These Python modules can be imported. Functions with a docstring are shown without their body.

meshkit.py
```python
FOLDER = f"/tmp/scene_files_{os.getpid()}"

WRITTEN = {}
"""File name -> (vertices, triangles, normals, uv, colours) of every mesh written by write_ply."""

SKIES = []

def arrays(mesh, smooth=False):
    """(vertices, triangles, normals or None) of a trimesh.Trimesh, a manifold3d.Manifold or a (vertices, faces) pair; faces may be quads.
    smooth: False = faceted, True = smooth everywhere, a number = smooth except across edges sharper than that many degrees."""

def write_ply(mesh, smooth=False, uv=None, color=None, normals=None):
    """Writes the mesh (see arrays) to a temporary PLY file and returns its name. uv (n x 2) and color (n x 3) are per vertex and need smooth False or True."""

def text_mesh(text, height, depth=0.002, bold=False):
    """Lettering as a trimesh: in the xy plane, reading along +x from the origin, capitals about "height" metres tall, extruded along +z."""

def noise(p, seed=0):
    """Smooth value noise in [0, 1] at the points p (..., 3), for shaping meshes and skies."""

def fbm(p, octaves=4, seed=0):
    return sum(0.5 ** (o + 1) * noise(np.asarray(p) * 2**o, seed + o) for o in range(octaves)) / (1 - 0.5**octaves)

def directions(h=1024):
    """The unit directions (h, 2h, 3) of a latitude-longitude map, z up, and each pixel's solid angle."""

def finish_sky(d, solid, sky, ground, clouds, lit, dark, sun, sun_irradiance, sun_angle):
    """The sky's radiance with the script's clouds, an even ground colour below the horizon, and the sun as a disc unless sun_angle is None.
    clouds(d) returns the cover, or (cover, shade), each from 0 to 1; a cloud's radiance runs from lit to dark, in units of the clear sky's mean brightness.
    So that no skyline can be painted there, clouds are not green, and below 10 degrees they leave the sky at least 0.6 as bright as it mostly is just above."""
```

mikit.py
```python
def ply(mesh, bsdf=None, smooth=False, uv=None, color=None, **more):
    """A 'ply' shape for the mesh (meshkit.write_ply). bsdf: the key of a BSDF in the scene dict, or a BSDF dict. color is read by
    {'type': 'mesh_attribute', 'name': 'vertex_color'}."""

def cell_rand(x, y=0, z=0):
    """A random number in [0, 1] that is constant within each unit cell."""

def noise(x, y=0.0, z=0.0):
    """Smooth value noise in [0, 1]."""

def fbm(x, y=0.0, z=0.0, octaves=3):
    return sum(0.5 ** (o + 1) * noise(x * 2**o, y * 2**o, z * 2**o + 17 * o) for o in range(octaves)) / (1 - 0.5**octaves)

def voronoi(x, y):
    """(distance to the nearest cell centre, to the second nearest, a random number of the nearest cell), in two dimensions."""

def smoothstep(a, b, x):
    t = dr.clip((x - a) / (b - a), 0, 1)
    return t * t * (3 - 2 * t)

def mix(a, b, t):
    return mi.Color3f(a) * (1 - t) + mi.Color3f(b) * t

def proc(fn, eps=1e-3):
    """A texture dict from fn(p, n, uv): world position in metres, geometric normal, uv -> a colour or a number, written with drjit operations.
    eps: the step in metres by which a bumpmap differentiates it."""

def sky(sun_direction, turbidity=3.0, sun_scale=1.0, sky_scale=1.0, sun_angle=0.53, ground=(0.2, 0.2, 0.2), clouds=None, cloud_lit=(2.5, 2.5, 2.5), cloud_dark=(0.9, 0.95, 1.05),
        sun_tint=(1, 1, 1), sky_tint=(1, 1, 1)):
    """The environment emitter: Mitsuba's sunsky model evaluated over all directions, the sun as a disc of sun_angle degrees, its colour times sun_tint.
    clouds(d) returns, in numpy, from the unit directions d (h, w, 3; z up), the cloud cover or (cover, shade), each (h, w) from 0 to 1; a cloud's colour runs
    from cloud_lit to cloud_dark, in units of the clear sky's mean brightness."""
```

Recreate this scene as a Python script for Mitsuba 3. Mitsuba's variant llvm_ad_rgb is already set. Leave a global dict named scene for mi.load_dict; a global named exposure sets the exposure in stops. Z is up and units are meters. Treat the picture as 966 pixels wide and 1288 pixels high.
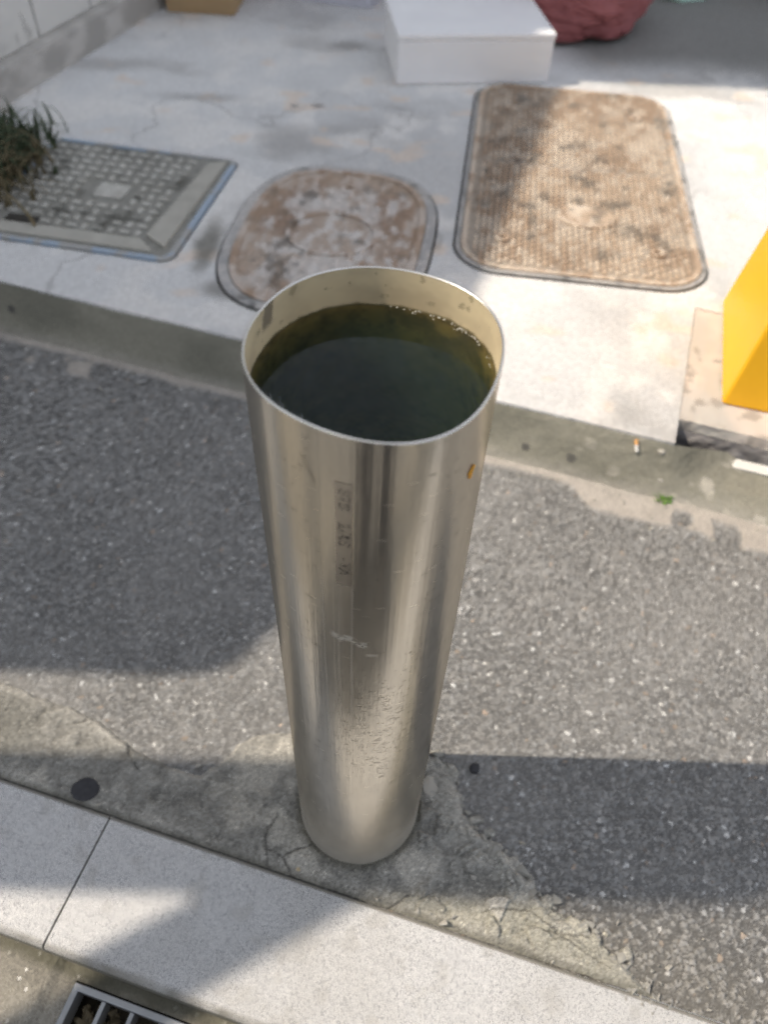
import math, random
import numpy as np, trimesh, mitsuba as mi, mikit, meshkit
import drjit as dr
from scipy.spatial import cKDTree
from shapely.geometry import Polygon, Point, LineString
from shapely import affinity
from mikit import noise, fbm, voronoi, cell_rand, smoothstep, mix, proc
T = mi.ScalarTransform4f
rng = np.random.default_rng(7)
random.seed(7)

# ------------------------------------------------------------------ camera, sky, exposure
EYE = np.array([0.01388, -0.39195, 1.12232])
FWD = np.array([0.0, 0.64437, -0.76471])
UP = np.array([-0.05101, 0.76372, 0.64353])
scene, labels = {}, {}
scene['camera'] = {'type': 'thinlens', 'fov_axis': 'y', 'fov': 66.86, 'aperture_radius': 0.0033, 'focus_distance': 0.71,
                   'near_clip': 0.02, 'far_clip': 400.0,
                   'to_world': T().look_at(origin=EYE.tolist(), target=(EYE + FWD).tolist(), up=UP.tolist())}
EL = math.radians(53)
SUN = np.array([-math.cos(EL), -0.015, math.sin(EL)])
def fill_haze(d):   # thin bright cloud added over most of the sky to lift the shade
    q = d / np.maximum(d[..., 2:], 0.12)
    return 0.52 + 0.36 * meshkit.fbm(np.stack([q[..., 0] * 0.9, q[..., 1] * 0.9, 0 * q[..., 0] + 2.0], -1), 5, 3)
scene['sky'] = mikit.sky(SUN.tolist(), turbidity=3.5, sun_tint=(0.925, 0.985, 1.08), sun_scale=0.90, sky_scale=1.06,
                         clouds=fill_haze, cloud_lit=(2.3, 2.36, 2.47))
exposure = 1.9

# ------------------------------------------------------------------ helpers
def ref(k): return {'type': 'ref', 'id': k}
def rgb(*c): return {'type': 'rgb', 'value': list(c if len(c) > 1 else c * 3)}
def mat(name, color, rough=0.8, bump=None, scale=0.002, eps=1e-3, **kw):
    b = {'type': 'principled', 'base_color': color if isinstance(color, dict) else proc(color) if callable(color) else rgb(*color),
         'roughness': proc(rough) if callable(rough) else rough, 'specular': kw.pop('specular', 0.35), **kw}
    if bump is not None:
        b = {'type': 'bumpmap', 'scale': scale, 'bump': proc(bump, eps), 'nested': b}
    scene[name] = {'type': 'twosided', 'bsdf': b}
def number(name):
    if name not in taken:
        taken[name] = 0
        return name
    taken[name] += 1
    return f'{name}_{taken[name]:03d}'
taken = {}
def tag(key, label=None, cat=None, group=None, kind=None):
    d = labels.setdefault(key, {})
    for k, v in (('label', label), ('category', cat), ('group', group), ('kind', kind)):
        if v: d[k] = v
    return key
def thing(name, label, cat, group=None):
    return tag(number(name), label, cat, group)
def put(name, mesh, m, parent=None, smooth=False, kind=None, label=None, **kw):
    key = number(f'{parent}__{name}' if parent else name)
    scene[key] = mesh if isinstance(mesh, dict) else mikit.ply(mesh, m, smooth=smooth, **kw)
    if kind or label: tag(key, label, kind=kind)
    return key
def cat(ms): return trimesh.util.concatenate(ms)
def box(x0, x1, y0, y1, z0, z1):
    m = trimesh.creation.box((x1 - x0, y1 - y0, z1 - z0))
    m.apply_translation(((x0 + x1) / 2, (y0 + y1) / 2, (z0 + z1) / 2))
    return m
def rbox(x0, x1, y0, y1, z0, z1, r=0.004, seg=8):
    import manifold3d as m3
    s = m3.Manifold.sphere(r, seg * 4)
    pts = [s.translate((x, y, z)) for x in (x0 + r, x1 - r) for y in (y0 + r, y1 - r) for z in (z0 + r, z1 - r)]
    m = m3.Manifold.batch_hull(pts).to_mesh()
    return trimesh.Trimesh(m.vert_properties[:, :3], m.tri_verts, process=False)
def extr(poly, h, z=0.0):
    m = trimesh.creation.extrude_polygon(poly, h, engine='earcut')
    m.apply_translation((0, 0, z))
    return m
def moved(m, M=None, t=None):
    m = m.copy()
    if M is not None:
        A = np.eye(4); A[:3, :3] = M; m.apply_transform(A)
    if t is not None: m.apply_translation(t)
    return m
def rotz(a):
    c, s = math.cos(a), math.sin(a)
    return np.array([[c, -s, 0], [s, c, 0], [0, 0, 1.0]])
def tube(pts, radii, sides=10):
    p = np.asarray(pts, float); r = np.broadcast_to(radii, len(p))
    t = np.gradient(p, axis=0); t /= np.linalg.norm(t, axis=1, keepdims=True) + 1e-12
    a = np.cross(t, np.where(np.abs(t[:, 2:]) < 0.9, [0, 0, 1.0], [1.0, 0, 0])); a /= np.linalg.norm(a, axis=1, keepdims=True)
    b = np.cross(t, a); g = np.arange(sides) * 2 * np.pi / sides
    v = p[:, None] + r[:, None, None] * (np.cos(g)[None, :, None] * a[:, None] + np.sin(g)[None, :, None] * b[:, None])
    n = len(p); f = []
    for i in range(n - 1):
        for j in range(sides):
            k = (j + 1) % sides
            f.append([i * sides + j, i * sides + k, (i + 1) * sides + k]); f.append([i * sides + j, (i + 1) * sides + k, (i + 1) * sides + j])
    v = v.reshape(-1, 3); c0, c1 = len(v), len(v) + 1
    v = np.vstack([v, p[0], p[-1]])
    for j in range(sides):
        k = (j + 1) % sides
        f.append([c0, k, j]); f.append([c1, (n - 1) * sides + j, (n - 1) * sides + k])
    return trimesh.Trimesh(v, f, process=False)
def grid_mesh(U, V, fn):
    """A sheet over the tensor grid U x V; fn(u, v) -> xyz arrays."""
    uu, vv = np.meshgrid(U, V, indexing='ij')
    P = np.stack(fn(uu, vv), -1)
    n, m = len(U), len(V)
    i, j = np.meshgrid(np.arange(n - 1), np.arange(m - 1), indexing='ij')
    q = np.stack([i * m + j, (i + 1) * m + j, (i + 1) * m + j + 1, i * m + j + 1], -1).reshape(-1, 4)
    f = np.vstack([q[:, [0, 1, 2]], q[:, [0, 2, 3]]])
    return P.reshape(-1, 3), f
def sm(a, b, x):
    t = np.clip((x - a) / (b - a), 0, 1)
    return t * t * (3 - 2 * t)
def nz(x, y, s, o=3, seed=0):
    return meshkit.fbm(np.stack([x * s, y * s, np.full_like(x, 3.7)], -1), o, seed)

# street frame: u along the granite kerb, v across it (away from the road)
A_U = np.array([0.968, -0.2513]); A_V = np.array([0.2513, 0.968])
def uv2xy(u, v): return u * A_U[0] + v * A_V[0], u * A_U[1] + v * A_V[1]
def xy2uv(x, y): return x * A_U[0] + y * A_U[1], x * A_V[0] + y * A_V[1]
M_UV = np.array([[A_U[0], A_V[0], 0], [A_U[1], A_V[1], 0], [0, 0, 1.0]])
# yard frame: k along the far kerb, l across it
K_U = np.array([0.961, -0.2768]); K_V = np.array([0.2768, 0.961])
M_KL = np.array([[K_U[0], K_V[0], 0], [K_U[1], K_V[1], 0], [0, 0, 1.0]])
def kl2xy(k, l): return k * K_U[0] + l * K_V[0], k * K_U[1] + l * K_V[1]
YARD = 0.10
V0 = -0.1172            # granite / path line
GUT = -0.034            # gutter level

# ------------------------------------------------------------------ materials
scene['ground_vc'] = {'type': 'twosided', 'bsdf': {'type': 'bumpmap', 'scale': 0.0007, 'bump': proc(lambda p, n, uv: fbm(p.x * 700, p.y * 700, p.z * 700, 2), 5e-4),
    'nested': {'type': 'principled', 'base_color': {'type': 'mesh_attribute', 'name': 'vertex_color'}, 'roughness': 0.82, 'specular': 0.35}}}

def granite(p, n, uv):
    c, s = A_U
    x, y = p.x * 650, p.y * 650
    wx = x + 0.9 * noise(p.x * 500, p.y * 500, p.z * 300); wy = y + 0.9 * noise(p.x * 500 + 40, p.y * 500, p.z * 300)
    d1, d2, r = voronoi(wx, wy + p.z * 250)
    e1, e2, q = voronoi(wx * 1.9 + 31, wy * 1.9 + p.z * 400)
    col = mix((0.50, 0.498, 0.492), (0.385, 0.385, 0.39), smoothstep(0.3, 0.95, r))
    col = mix(col, (0.62, 0.61, 0.60), smoothstep(0.80, 0.83, q))
    col = mix(col, (0.29, 0.29, 0.295), smoothstep(0.82, 0.93, r))
    col = mix(col, (0.065, 0.065, 0.07), smoothstep(0.935, 0.95, q) * smoothstep(0.52, 0.3, e1))
    dirt = smoothstep(0.45, 0.75, fbm(p.x * 9, p.y * 9, 2.0, 4))
    col = mix(col, (0.33, 0.32, 0.30), dirt * 0.30)
    col = mix(col, (0.30, 0.285, 0.255), smoothstep(0.60, 0.75, fbm(p.x * 34, p.y * 34, 6.0, 4)) * 0.28)
    v = p.x * A_V[0] + p.y * A_V[1]
    edge = smoothstep(-0.278, -0.286, v) * (0.35 + 0.5 * noise(p.x * 60, p.y * 60))
    edge2 = smoothstep(-0.126, -0.119, v) * (0.1 + 0.3 * noise(p.x * 80, p.y * 80)) + smoothstep(-0.1232, -0.1216, v)
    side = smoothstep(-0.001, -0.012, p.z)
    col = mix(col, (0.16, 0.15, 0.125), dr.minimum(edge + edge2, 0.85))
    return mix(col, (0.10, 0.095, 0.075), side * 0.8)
mat('granite', granite, 0.62, bump=lambda p, n, uv: fbm(p.x * 420, p.y * 420, p.z * 420, 3), scale=0.0012, eps=6e-4)

def yardc(p, n, uv):
    a = fbm(p.x * 1.6, p.y * 1.6, 5.0, 5); b = fbm(p.x * 7, p.y * 7, 1.0, 4); c = noise(p.x * 160, p.y * 160)
    col = mix((0.59, 0.59, 0.585), (0.48, 0.478, 0.473), smoothstep(0.42, 0.66, a))
    col = mix(col, (0.70, 0.68, 0.65), smoothstep(0.5, 0.7, b) * 0.6)
    col = mix(col, (0.30, 0.29, 0.275), smoothstep(0.58, 0.8, fbm(p.x * 3.1 + 9, p.y * 4.3, 2.0, 4)) * 0.6)
    col = mix(col, (0.66, 0.52, 0.40), smoothstep(0.66, 0.8, fbm(p.x * 9 + 4, p.y * 13, 8.0, 3)) * 0.5)
    # wandering hairline cracks
    w = fbm(p.x * 2.2 + 3, p.y * 2.2, 4.0, 5)
    col = mix(col, (0.20, 0.19, 0.18), smoothstep(0.010, 0.003, dr.abs(w - 0.47)) * smoothstep(0.45, 0.6, noise(p.x * 1.7, p.y * 1.7, 3.0)) * 0.35)
    far = smoothstep(2.1, 3.2, p.y)
    col = mix(col, (0.42, 0.415, 0.41), far * 0.6)
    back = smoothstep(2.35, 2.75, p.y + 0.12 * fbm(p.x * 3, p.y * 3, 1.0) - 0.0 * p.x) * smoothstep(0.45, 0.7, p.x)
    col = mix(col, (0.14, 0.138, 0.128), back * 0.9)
    wb = fbm(p.x * 14, p.y * 14, 3.0, 4)
    def spot(x, y, rx, ry, soft): return smoothstep(1.0, 1.0 - soft, dr.sqrt(dr.square((p.x - x) / rx) + dr.square((p.y - y) / ry)) + 0.7 * (wb - 0.5))
    col = mix(col, (0.13, 0.125, 0.105), spot(-0.440, 1.27, 0.045, 0.20, 0.7) * 0.8)
    col = mix(col, (0.15, 0.14, 0.12), spot(-0.375, 1.10, 0.10, 0.06, 0.8) * 0.65)
    col = mix(col, (0.17, 0.165, 0.16), (spot(-0.323, 2.072, 0.018, 0.018, 0.6) + spot(-0.251, 2.08, 0.024, 0.02, 0.6)) * 0.7)
    col = mix(col, (0.21, 0.20, 0.185), spot(-0.19, 2.58, 0.12, 0.07, 0.9) * 0.6)
    col = mix(col, (0.25, 0.245, 0.235), spot(-0.62, 2.10, 0.22, 0.05, 0.9) * 0.45)
    return col * (0.90 + 0.2 * c)
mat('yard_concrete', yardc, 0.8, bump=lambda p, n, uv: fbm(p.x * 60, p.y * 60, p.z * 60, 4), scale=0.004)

def kerbc(p, n, uv):
    a = fbm(p.x * 5, p.y * 5, p.z * 9, 4); b = fbm(p.x * 22, p.y * 22, p.z * 30, 3)
    col = mix((0.215, 0.205, 0.165), (0.155, 0.15, 0.12), smoothstep(0.35, 0.65, a))
    col = mix(col, (0.40, 0.375, 0.32), smoothstep(0.60, 0.72, b) * smoothstep(0.2, 0.7, p.x) * 0.9)
    low = smoothstep(0.03, 0.0, p.z + 0.02 * (b - 0.5))
    col = mix(col, (0.34, 0.32, 0.28), low * 0.6)
    for x in (0.2845, 0.383, -0.838):
        k0 = x * K_U[0] + (0.705 if x > 0 else 1.095) * K_U[1]
        if x > 0: k0 = x * K_U[0] + (0.698 if x < 0.3 else 0.708) * K_U[1]
        kk = p.x * K_U[0] + p.y * K_U[1]
        d = dr.sqrt(dr.square(kk - k0) + dr.square((p.z - (0.033 if x > 0 else 0.05)) * 1.3))
        col = mix(col, (0.06, 0.058, 0.055), smoothstep(0.0125, 0.006, d + 0.004 * (b - 0.5)) * 0.8)
    return col * (0.85 + 0.3 * noise(p.x * 240, p.y * 240, p.z * 240))
mat('kerb_concrete', kerbc, 0.85, bump=lambda p, n, uv: fbm(p.x * 60, p.y * 60, p.z * 60, 4), scale=0.005)

def padc(p, n, uv):
    a = fbm(p.x * 8, p.y * 8, 2.0, 4); b = fbm(p.x * 30, p.y * 30, 5.0, 3)
    col = mix((0.56, 0.50, 0.45), (0.47, 0.44, 0.40), smoothstep(0.4, 0.6, a))
    col = mix(col, (0.28, 0.25, 0.22), smoothstep(0.58, 0.75, b) * 0.7)
    return col
mat('pad_concrete', padc, 0.85, bump=lambda p, n, uv: fbm(p.x * 70, p.y * 70, p.z * 70, 4), scale=0.006)
mat('dark_rubble', lambda p, n, uv: mix((0.10, 0.095, 0.095), (0.24, 0.225, 0.22), smoothstep(0.35, 0.7, fbm(p.x * 30, p.y * 30, p.z * 60, 4))), 0.9,
    bump=lambda p, n, uv: fbm(p.x * 60, p.y * 60, p.z * 60, 4), scale=0.012)

def gutterc(p, n, uv):
    a = fbm(p.x * 6, p.y * 6, 1.0, 4); b = fbm(p.x * 40, p.y * 40, 3.0, 3)
    d1, d2, r = voronoi(p.x * 420 + 0.8 * b, p.y * 420); e1, e2, q = voronoi(p.x * 170 + b, p.y * 170)
    col = mix((0.27, 0.25, 0.21), (0.20, 0.185, 0.155), smoothstep(0.35, 0.65, a))
    col = mix(col, (0.13, 0.12, 0.10), smoothstep(0.5, 0.75, b) * 0.5)
    col = mix(col, mix((0.36, 0.33, 0.28), (0.5, 0.48, 0.44), q), smoothstep(0.955, 0.965, q) * smoothstep(0.5, 0.38, e1)) * (0.8 + 0.4 * r)
    v = p.x * A_V[0] + p.y * A_V[1]
    col = mix(col, (0.085, 0.082, 0.055), smoothstep(-0.307, -0.291, v + 0.01 * b) * 0.75)
    return col
mat('gutter_concrete', gutterc, 0.85, bump=lambda p, n, uv: fbm(p.x * 260, p.y * 260, 1.0, 3) + 0.6 * fbm(p.x * 60, p.y * 60, 1.0, 3), scale=0.002)
mat('road_asphalt', lambda p, n, uv: mix((0.12, 0.118, 0.115), (0.30, 0.295, 0.28), smoothstep(0.35, 0.95, voronoi(p.x * 95, p.y * 95)[2])) * (0.75 + 0.5 * fbm(p.x * 2, p.y * 2, 1.0, 3)), 0.85,
    bump=lambda p, n, uv: voronoi(p.x * 95, p.y * 95)[0], scale=0.004)

# stainless steel: angle a round the post, height z
def steel_parts(p):
    a = dr.atan2(p.x, -p.y)          # 0 at the camera side, + to the right
    s = a * 0.0826                   # metres round the girth
    return a, s, p.z
SCRATCH = [(-0.0415, 0.7915, -0.0305, 0.7690, 0.0007), (-0.0365, 0.787, -0.0310, 0.7705, 0.0006), (-0.047, 0.722, -0.028, 0.711, 0.0007), (-0.0005, 0.775, 0.011, 0.773, -0.0006),
           (0.003, 0.683, 0.007, 0.682, -0.0006), (0.013, 0.735, 0.019, 0.7345, 0.0005), (0.030, 0.70, 0.036, 0.698, 0.0005)]
def steel_refl(p, n, uv):
    a, s, z = steel_parts(p)
    col = mi.Color3f(0.70, 0.655, 0.575) * (0.93 + 0.14 * fbm(s * 14, z * 5, 2.0, 4))
    streak = noise(s * 900, z * 6.0, 1.0)
    col = col * (0.95 + 0.09 * streak)
    # pitting: short dark dashes, denser low on the front
    d1, d2, r = voronoi(s * 200 + 1.6 * noise(s * 300, z * 300), z * 430)
    dens = smoothstep(0.20, 0.05, dr.abs(z - 0.42)) * smoothstep(0.080, 0.02, dr.abs(s - 0.016)) + 0.30 * smoothstep(0.03, 0.0, dr.abs(s - 0.055)) + 0.28 * smoothstep(0.02, 0.0, dr.abs(s + 0.042)) + 0.08
    on = smoothstep(1.0 - 0.22 * dens, 1.02 - 0.22 * dens, r) * smoothstep(0.45, 0.25, d1)
    col = mix(col, (0.20, 0.185, 0.16), on * 0.85)
    # faint horizontal rub marks
    # fine dark scratches
    for (x0, y0, x1, y1, w_) in SCRATCH:
        dx, dy = x1 - x0, y1 - y0; L2 = dx * dx + dy * dy
        ws = s + 0.0008 * (noise(z * 300, s * 300, 5.0) - 0.5); wz_ = z + 0.0012 * (noise(s * 400, z * 200, 8.0) - 0.5)
        t = dr.clip(((ws - x0) * dx + (wz_ - y0) * dy) / L2, 0, 1)
        d = dr.sqrt(dr.square(ws - x0 - t * dx) + dr.square(wz_ - y0 - t * dy))
        col = mix(col, (0.16, 0.14, 0.11), smoothstep(abs(w_), abs(w_) * 0.3, d) * (0.65 if w_ > 0 else 0.0))
    # grime towards the foot
    g = smoothstep(0.10, 0.0, z + 0.04 * (fbm(s * 40, z * 30, 1.0, 3) - 0.5))
    col = mix(col, (0.34, 0.315, 0.26), g * 0.75)
    return col
def steel_rough(p, n, uv):
    a, s, z = steel_parts(p)
    r = 0.028 + 0.045 * fbm(s * 30, z * 12, 3.0, 3)
    r = r + 0.16 * smoothstep(0.22, 0.0, z)
    return dr.minimum(r, 0.4)
def steel_bump(p, n, uv):
    a, s, z = steel_parts(p)
    return 0.16 * fbm(s * 26 + z * 6, z * 17, 1.0, 3) + 0.02 * noise(s * 500, z * 420, 2.0) + 0.05 * noise(s * 700, z * 10, 2.0)
def residue(p, n, uv):
    a, s, z = steel_parts(p)
    w = 0.03 + 0.06 * fbm(s * 40, z * 30, 6.0, 4)
    run = smoothstep(0.69, 0.66, z) * smoothstep(0.40, 0.50, z + 0.06 * noise(s * 300)) * smoothstep(0.022, 0.014, dr.abs(s + 0.013))
    lines = smoothstep(0.58, 0.82, noise(s * 560 + 0.5 * noise(z * 25, 3.0), z * 2.0, 4.0))
    w = w + run * lines * 0.26
    sc = smoothstep(0.0065, 0.0, dr.abs(z - 0.598 + 0.22 * (s + 0.008) + 0.007 * (noise(s * 260, 1.0) - 0.5))) * smoothstep(0.017, 0.011, dr.abs(s + 0.008))
    sc = sc * smoothstep(0.32, 0.55, noise(s * 420, z * 700, 9.0))
    sc = sc + 0.5 * smoothstep(0.0035, 0.0, dr.abs(z - 0.578)) * smoothstep(0.006, 0.003, dr.abs(s - 0.010))
    h = voronoi(s * 85, z * 420)
    sc = sc + 0.22 * smoothstep(0.985, 0.992, h[2]) * smoothstep(0.4, 0.15, h[0])
    g = smoothstep(0.12, 0.0, z + 0.05 * (fbm(s * 40, z * 30, 1.0, 3) - 0.5)) * 0.45
    return dr.clip(w + sc + g, 0, 0.9)
scene['steel'] = {'type': 'twosided', 'bsdf': {'type': 'bumpmap', 'scale': 0.0016, 'bump': proc(steel_bump, 6e-4),
    'nested': {'type': 'blendbsdf', 'weight': proc(residue), 'a': {'type': 'roughconductor', 'material': 'none', 'specular_reflectance': proc(steel_refl), 'alpha': proc(steel_rough), 'distribution': 'ggx'},
        'b': {'type': 'diffuse', 'reflectance': {'type': 'rgb', 'value': [0.50, 0.475, 0.42]}}}}}
def film(p, n, uv):
    a, s, z = steel_parts(p)
    w = 0.7925
    col = mix((0.58, 0.49, 0.32), (0.47, 0.39, 0.255), smoothstep(0.35, 0.7, fbm(p.x * 30, p.y * 30, z * 40, 4)))
    col = mix(col, (0.20, 0.165, 0.10), smoothstep(0.68, 0.80, fbm(p.x * 110, p.y * 110, z * 110, 3)) * 0.55)
    col = mix(col, (0.13, 0.105, 0.05), smoothstep(w + 0.004, w + 0.0005, z + 0.002 * noise(p.x * 150, p.y * 150)) )
    # grey smear by the rim, back left
    m = smoothstep(0.009, 0.004, dr.abs(s + 0.163 + 0.45 * (z - 0.81)) + 0.006 * (noise(s * 200, z * 200) - 0.5)) * smoothstep(0.803, 0.808, z)
    col = mix(col, (0.17, 0.145, 0.11), m * 0.85)
    alg = mix((0.24, 0.165, 0.055), (0.07, 0.056, 0.02), smoothstep(0.3, 0.7, fbm(p.x * 60, p.y * 60, z * 60, 4)))
    return mix(col, alg, smoothstep(w + 0.0005, w - 0.002, z))
mat('inner_film', film, 0.55, specular=0.5)
mat('rim_steel', (0.72, 0.70, 0.66), 0.3, metallic=1.0)

# ------------------------------------------------------------------ asphalt path (stones as real relief)
def stone_field(x, y):
    """height (m) and colour of old asphalt at the points x, y (flat arrays)."""
    def layer(spacing, seed):
        r = np.random.default_rng(seed)
        gx = np.arange(-1.35, 1.35, spacing); gy = np.arange(-0.65, 1.45, spacing)
        P = np.stack(np.meshgrid(gx, gy, indexing='ij'), -1).reshape(-1, 2) + r.uniform(-0.48, 0.48, (len(gx) * len(gy), 2)) * spacing
        t = cKDTree(P)
        d, i = t.query(np.stack([x, y], -1), k=2)
        e = np.clip((d[:, 1] - d[:, 0]) / spacing, 0, 1)
        return e, i[:, 0], r.random((len(P), 3))
    e1, i1, r1 = layer(0.0074, 1)
    e2, i2, r2 = layer(0.0043, 2)
    big = r1[i1, 0] < 0.52
    top = np.where(big, 0.0005 + 0.0014 * r1[i1, 1], 0.0)
    z1 = top * sm(0.06, 0.42, e1)
    z2 = 0.0010 * r2[i2, 1] * sm(0.05, 0.5, e2)
    z = np.maximum(z1, z2 - 0.0002)
    onstone = (z1 > z2) & (e1 > 0.16) & big
    tone1 = r1[i1, 2]; tone2 = r2[i2, 2]
    def tones(t, lo, hi, wh):
        v = lo + (hi - lo) * t ** 1.6
        return np.where(t > 1 - wh, 0.40 + 0.2 * (t - 1 + wh) / wh, v)
    a = np.where(onstone, tones(tone1, 0.17, 0.31, 0.032), np.where(e2 > 0.22, tones(tone2, 0.125, 0.27, 0.02), 0.07))
    hue = np.where(onstone, r1[i1, 1], r2[i2, 0])[:, None]
    col = a[:, None] * (np.array([1.03, 1.0, 0.95]) * (1 - hue) + np.array([0.99, 1.0, 1.0]) * hue)
    rust = (onstone & (r1[i1, 0] > 0.514)) | (~onstone & (r2[i2, 0] > 0.994))
    col[rust] *= np.array([1.3, 1.03, 0.82])
    worn = nz(x, y, 3.0, 4, 5)[:, None]
    dust = (0.25 + 0.5 * sm(0.35, 0.68, nz(x, y, 5.5, 4, 11)))[:, None]
    col = col * (0.90 + 0.20 * worn) * (1 - 0.4 * dust) + 0.4 * dust * np.array([0.27, 0.262, 0.25])
    z = z + 0.004 * (nz(x, y, 4, 3, 2) - 0.5)
    return z, col
def steps(a, b, d): return np.arange(a, b, d)
U = np.concatenate([[-14, -6, -3, -2, -1.6], steps(-1.3, -0.72, 0.006), steps(-0.72, 0.62, 0.00195), steps(0.62, 1.15, 0.006), [1.4, 1.8, 2.5, 4, 8, 14]])
V = np.concatenate([steps(V0 + 0.0008, 0.36, 0.00195), steps(0.36, 0.86, 0.0045), [0.88]])
P, F = grid_mesh(U, V, lambda u, v: (*uv2xy(u, v), 0 * u))
zz, col = stone_field(P[:, 0], P[:, 1])
fx, fy = P[:, 0], P[:, 1]
uu, vv = xy2uv(fx, fy)
# silt along the granite at the lower right, pale mortar along the far kerb
lk = fx * K_V[0] + fy * K_V[1]
mort = sm(0.722, 0.735, lk + 0.022 * (nz(fx, fy, 18, 3, 3) - 0.5) + 0.05 * sm(0.60, 0.68, nz(fx, fy, 6, 3, 8)))
col = col * (1 - mort[:, None]) + mort[:, None] * np.array([0.36, 0.33, 0.295]) * (0.8 + 0.4 * nz(fx, fy, 60, 3, 4))[:, None]
zz = zz * (1 - 0.7 * mort) + 0.004 * mort
silt = sm(0.22, 0.34, fx + 0.9 * (V0 + 0.075 - vv) + 0.10 * (nz(fx, fy, 14, 3, 6) - 0.5)) * sm(V0 + 0.115, V0 + 0.02, vv + 0.05 * (nz(fx, fy, 26, 4, 9) - 0.5))
col = col * (1 - 0.26 * silt[:, None]) + 0.26 * silt[:, None] * np.array([0.26, 0.235, 0.19])
zz = zz * (1 + 0.3 * silt)
away = sm(1.02, 1.25, np.abs(uu))[:, None]
col = col * (1 - away) + away * np.array([0.165, 0.161, 0.155])
zz = zz * (1 - away[:, 0])
ex = sm(-0.07, -0.135, fy) * sm(0.2, 0.3, fx)
col = col * (1 - 0.35 * ex * sm(0.0009, 0.0003, zz - 0.004 * (nz(fx, fy, 4, 3, 2) - 0.5)))[:, None]
zz = zz + ex * 0.45 * (zz - 0.004 * (nz(fx, fy, 4, 3, 2) - 0.5))
zz = zz - 0.0015
zz = zz - 0.006 * sm(V0 + 0.034, V0 + 0.026, vv) * sm(0.34, 0.31, fx) * sm(-0.78, -0.74, fx)
P[:, 2] = zz
col = col * (0.86 + 0.28 * np.random.default_rng(14).random(len(col)))[:, None]
put('asphalt_path', (P, F), 'ground_vc', smooth=True, color=np.clip(col, 0.02, 0.8), kind='structure')

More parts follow.
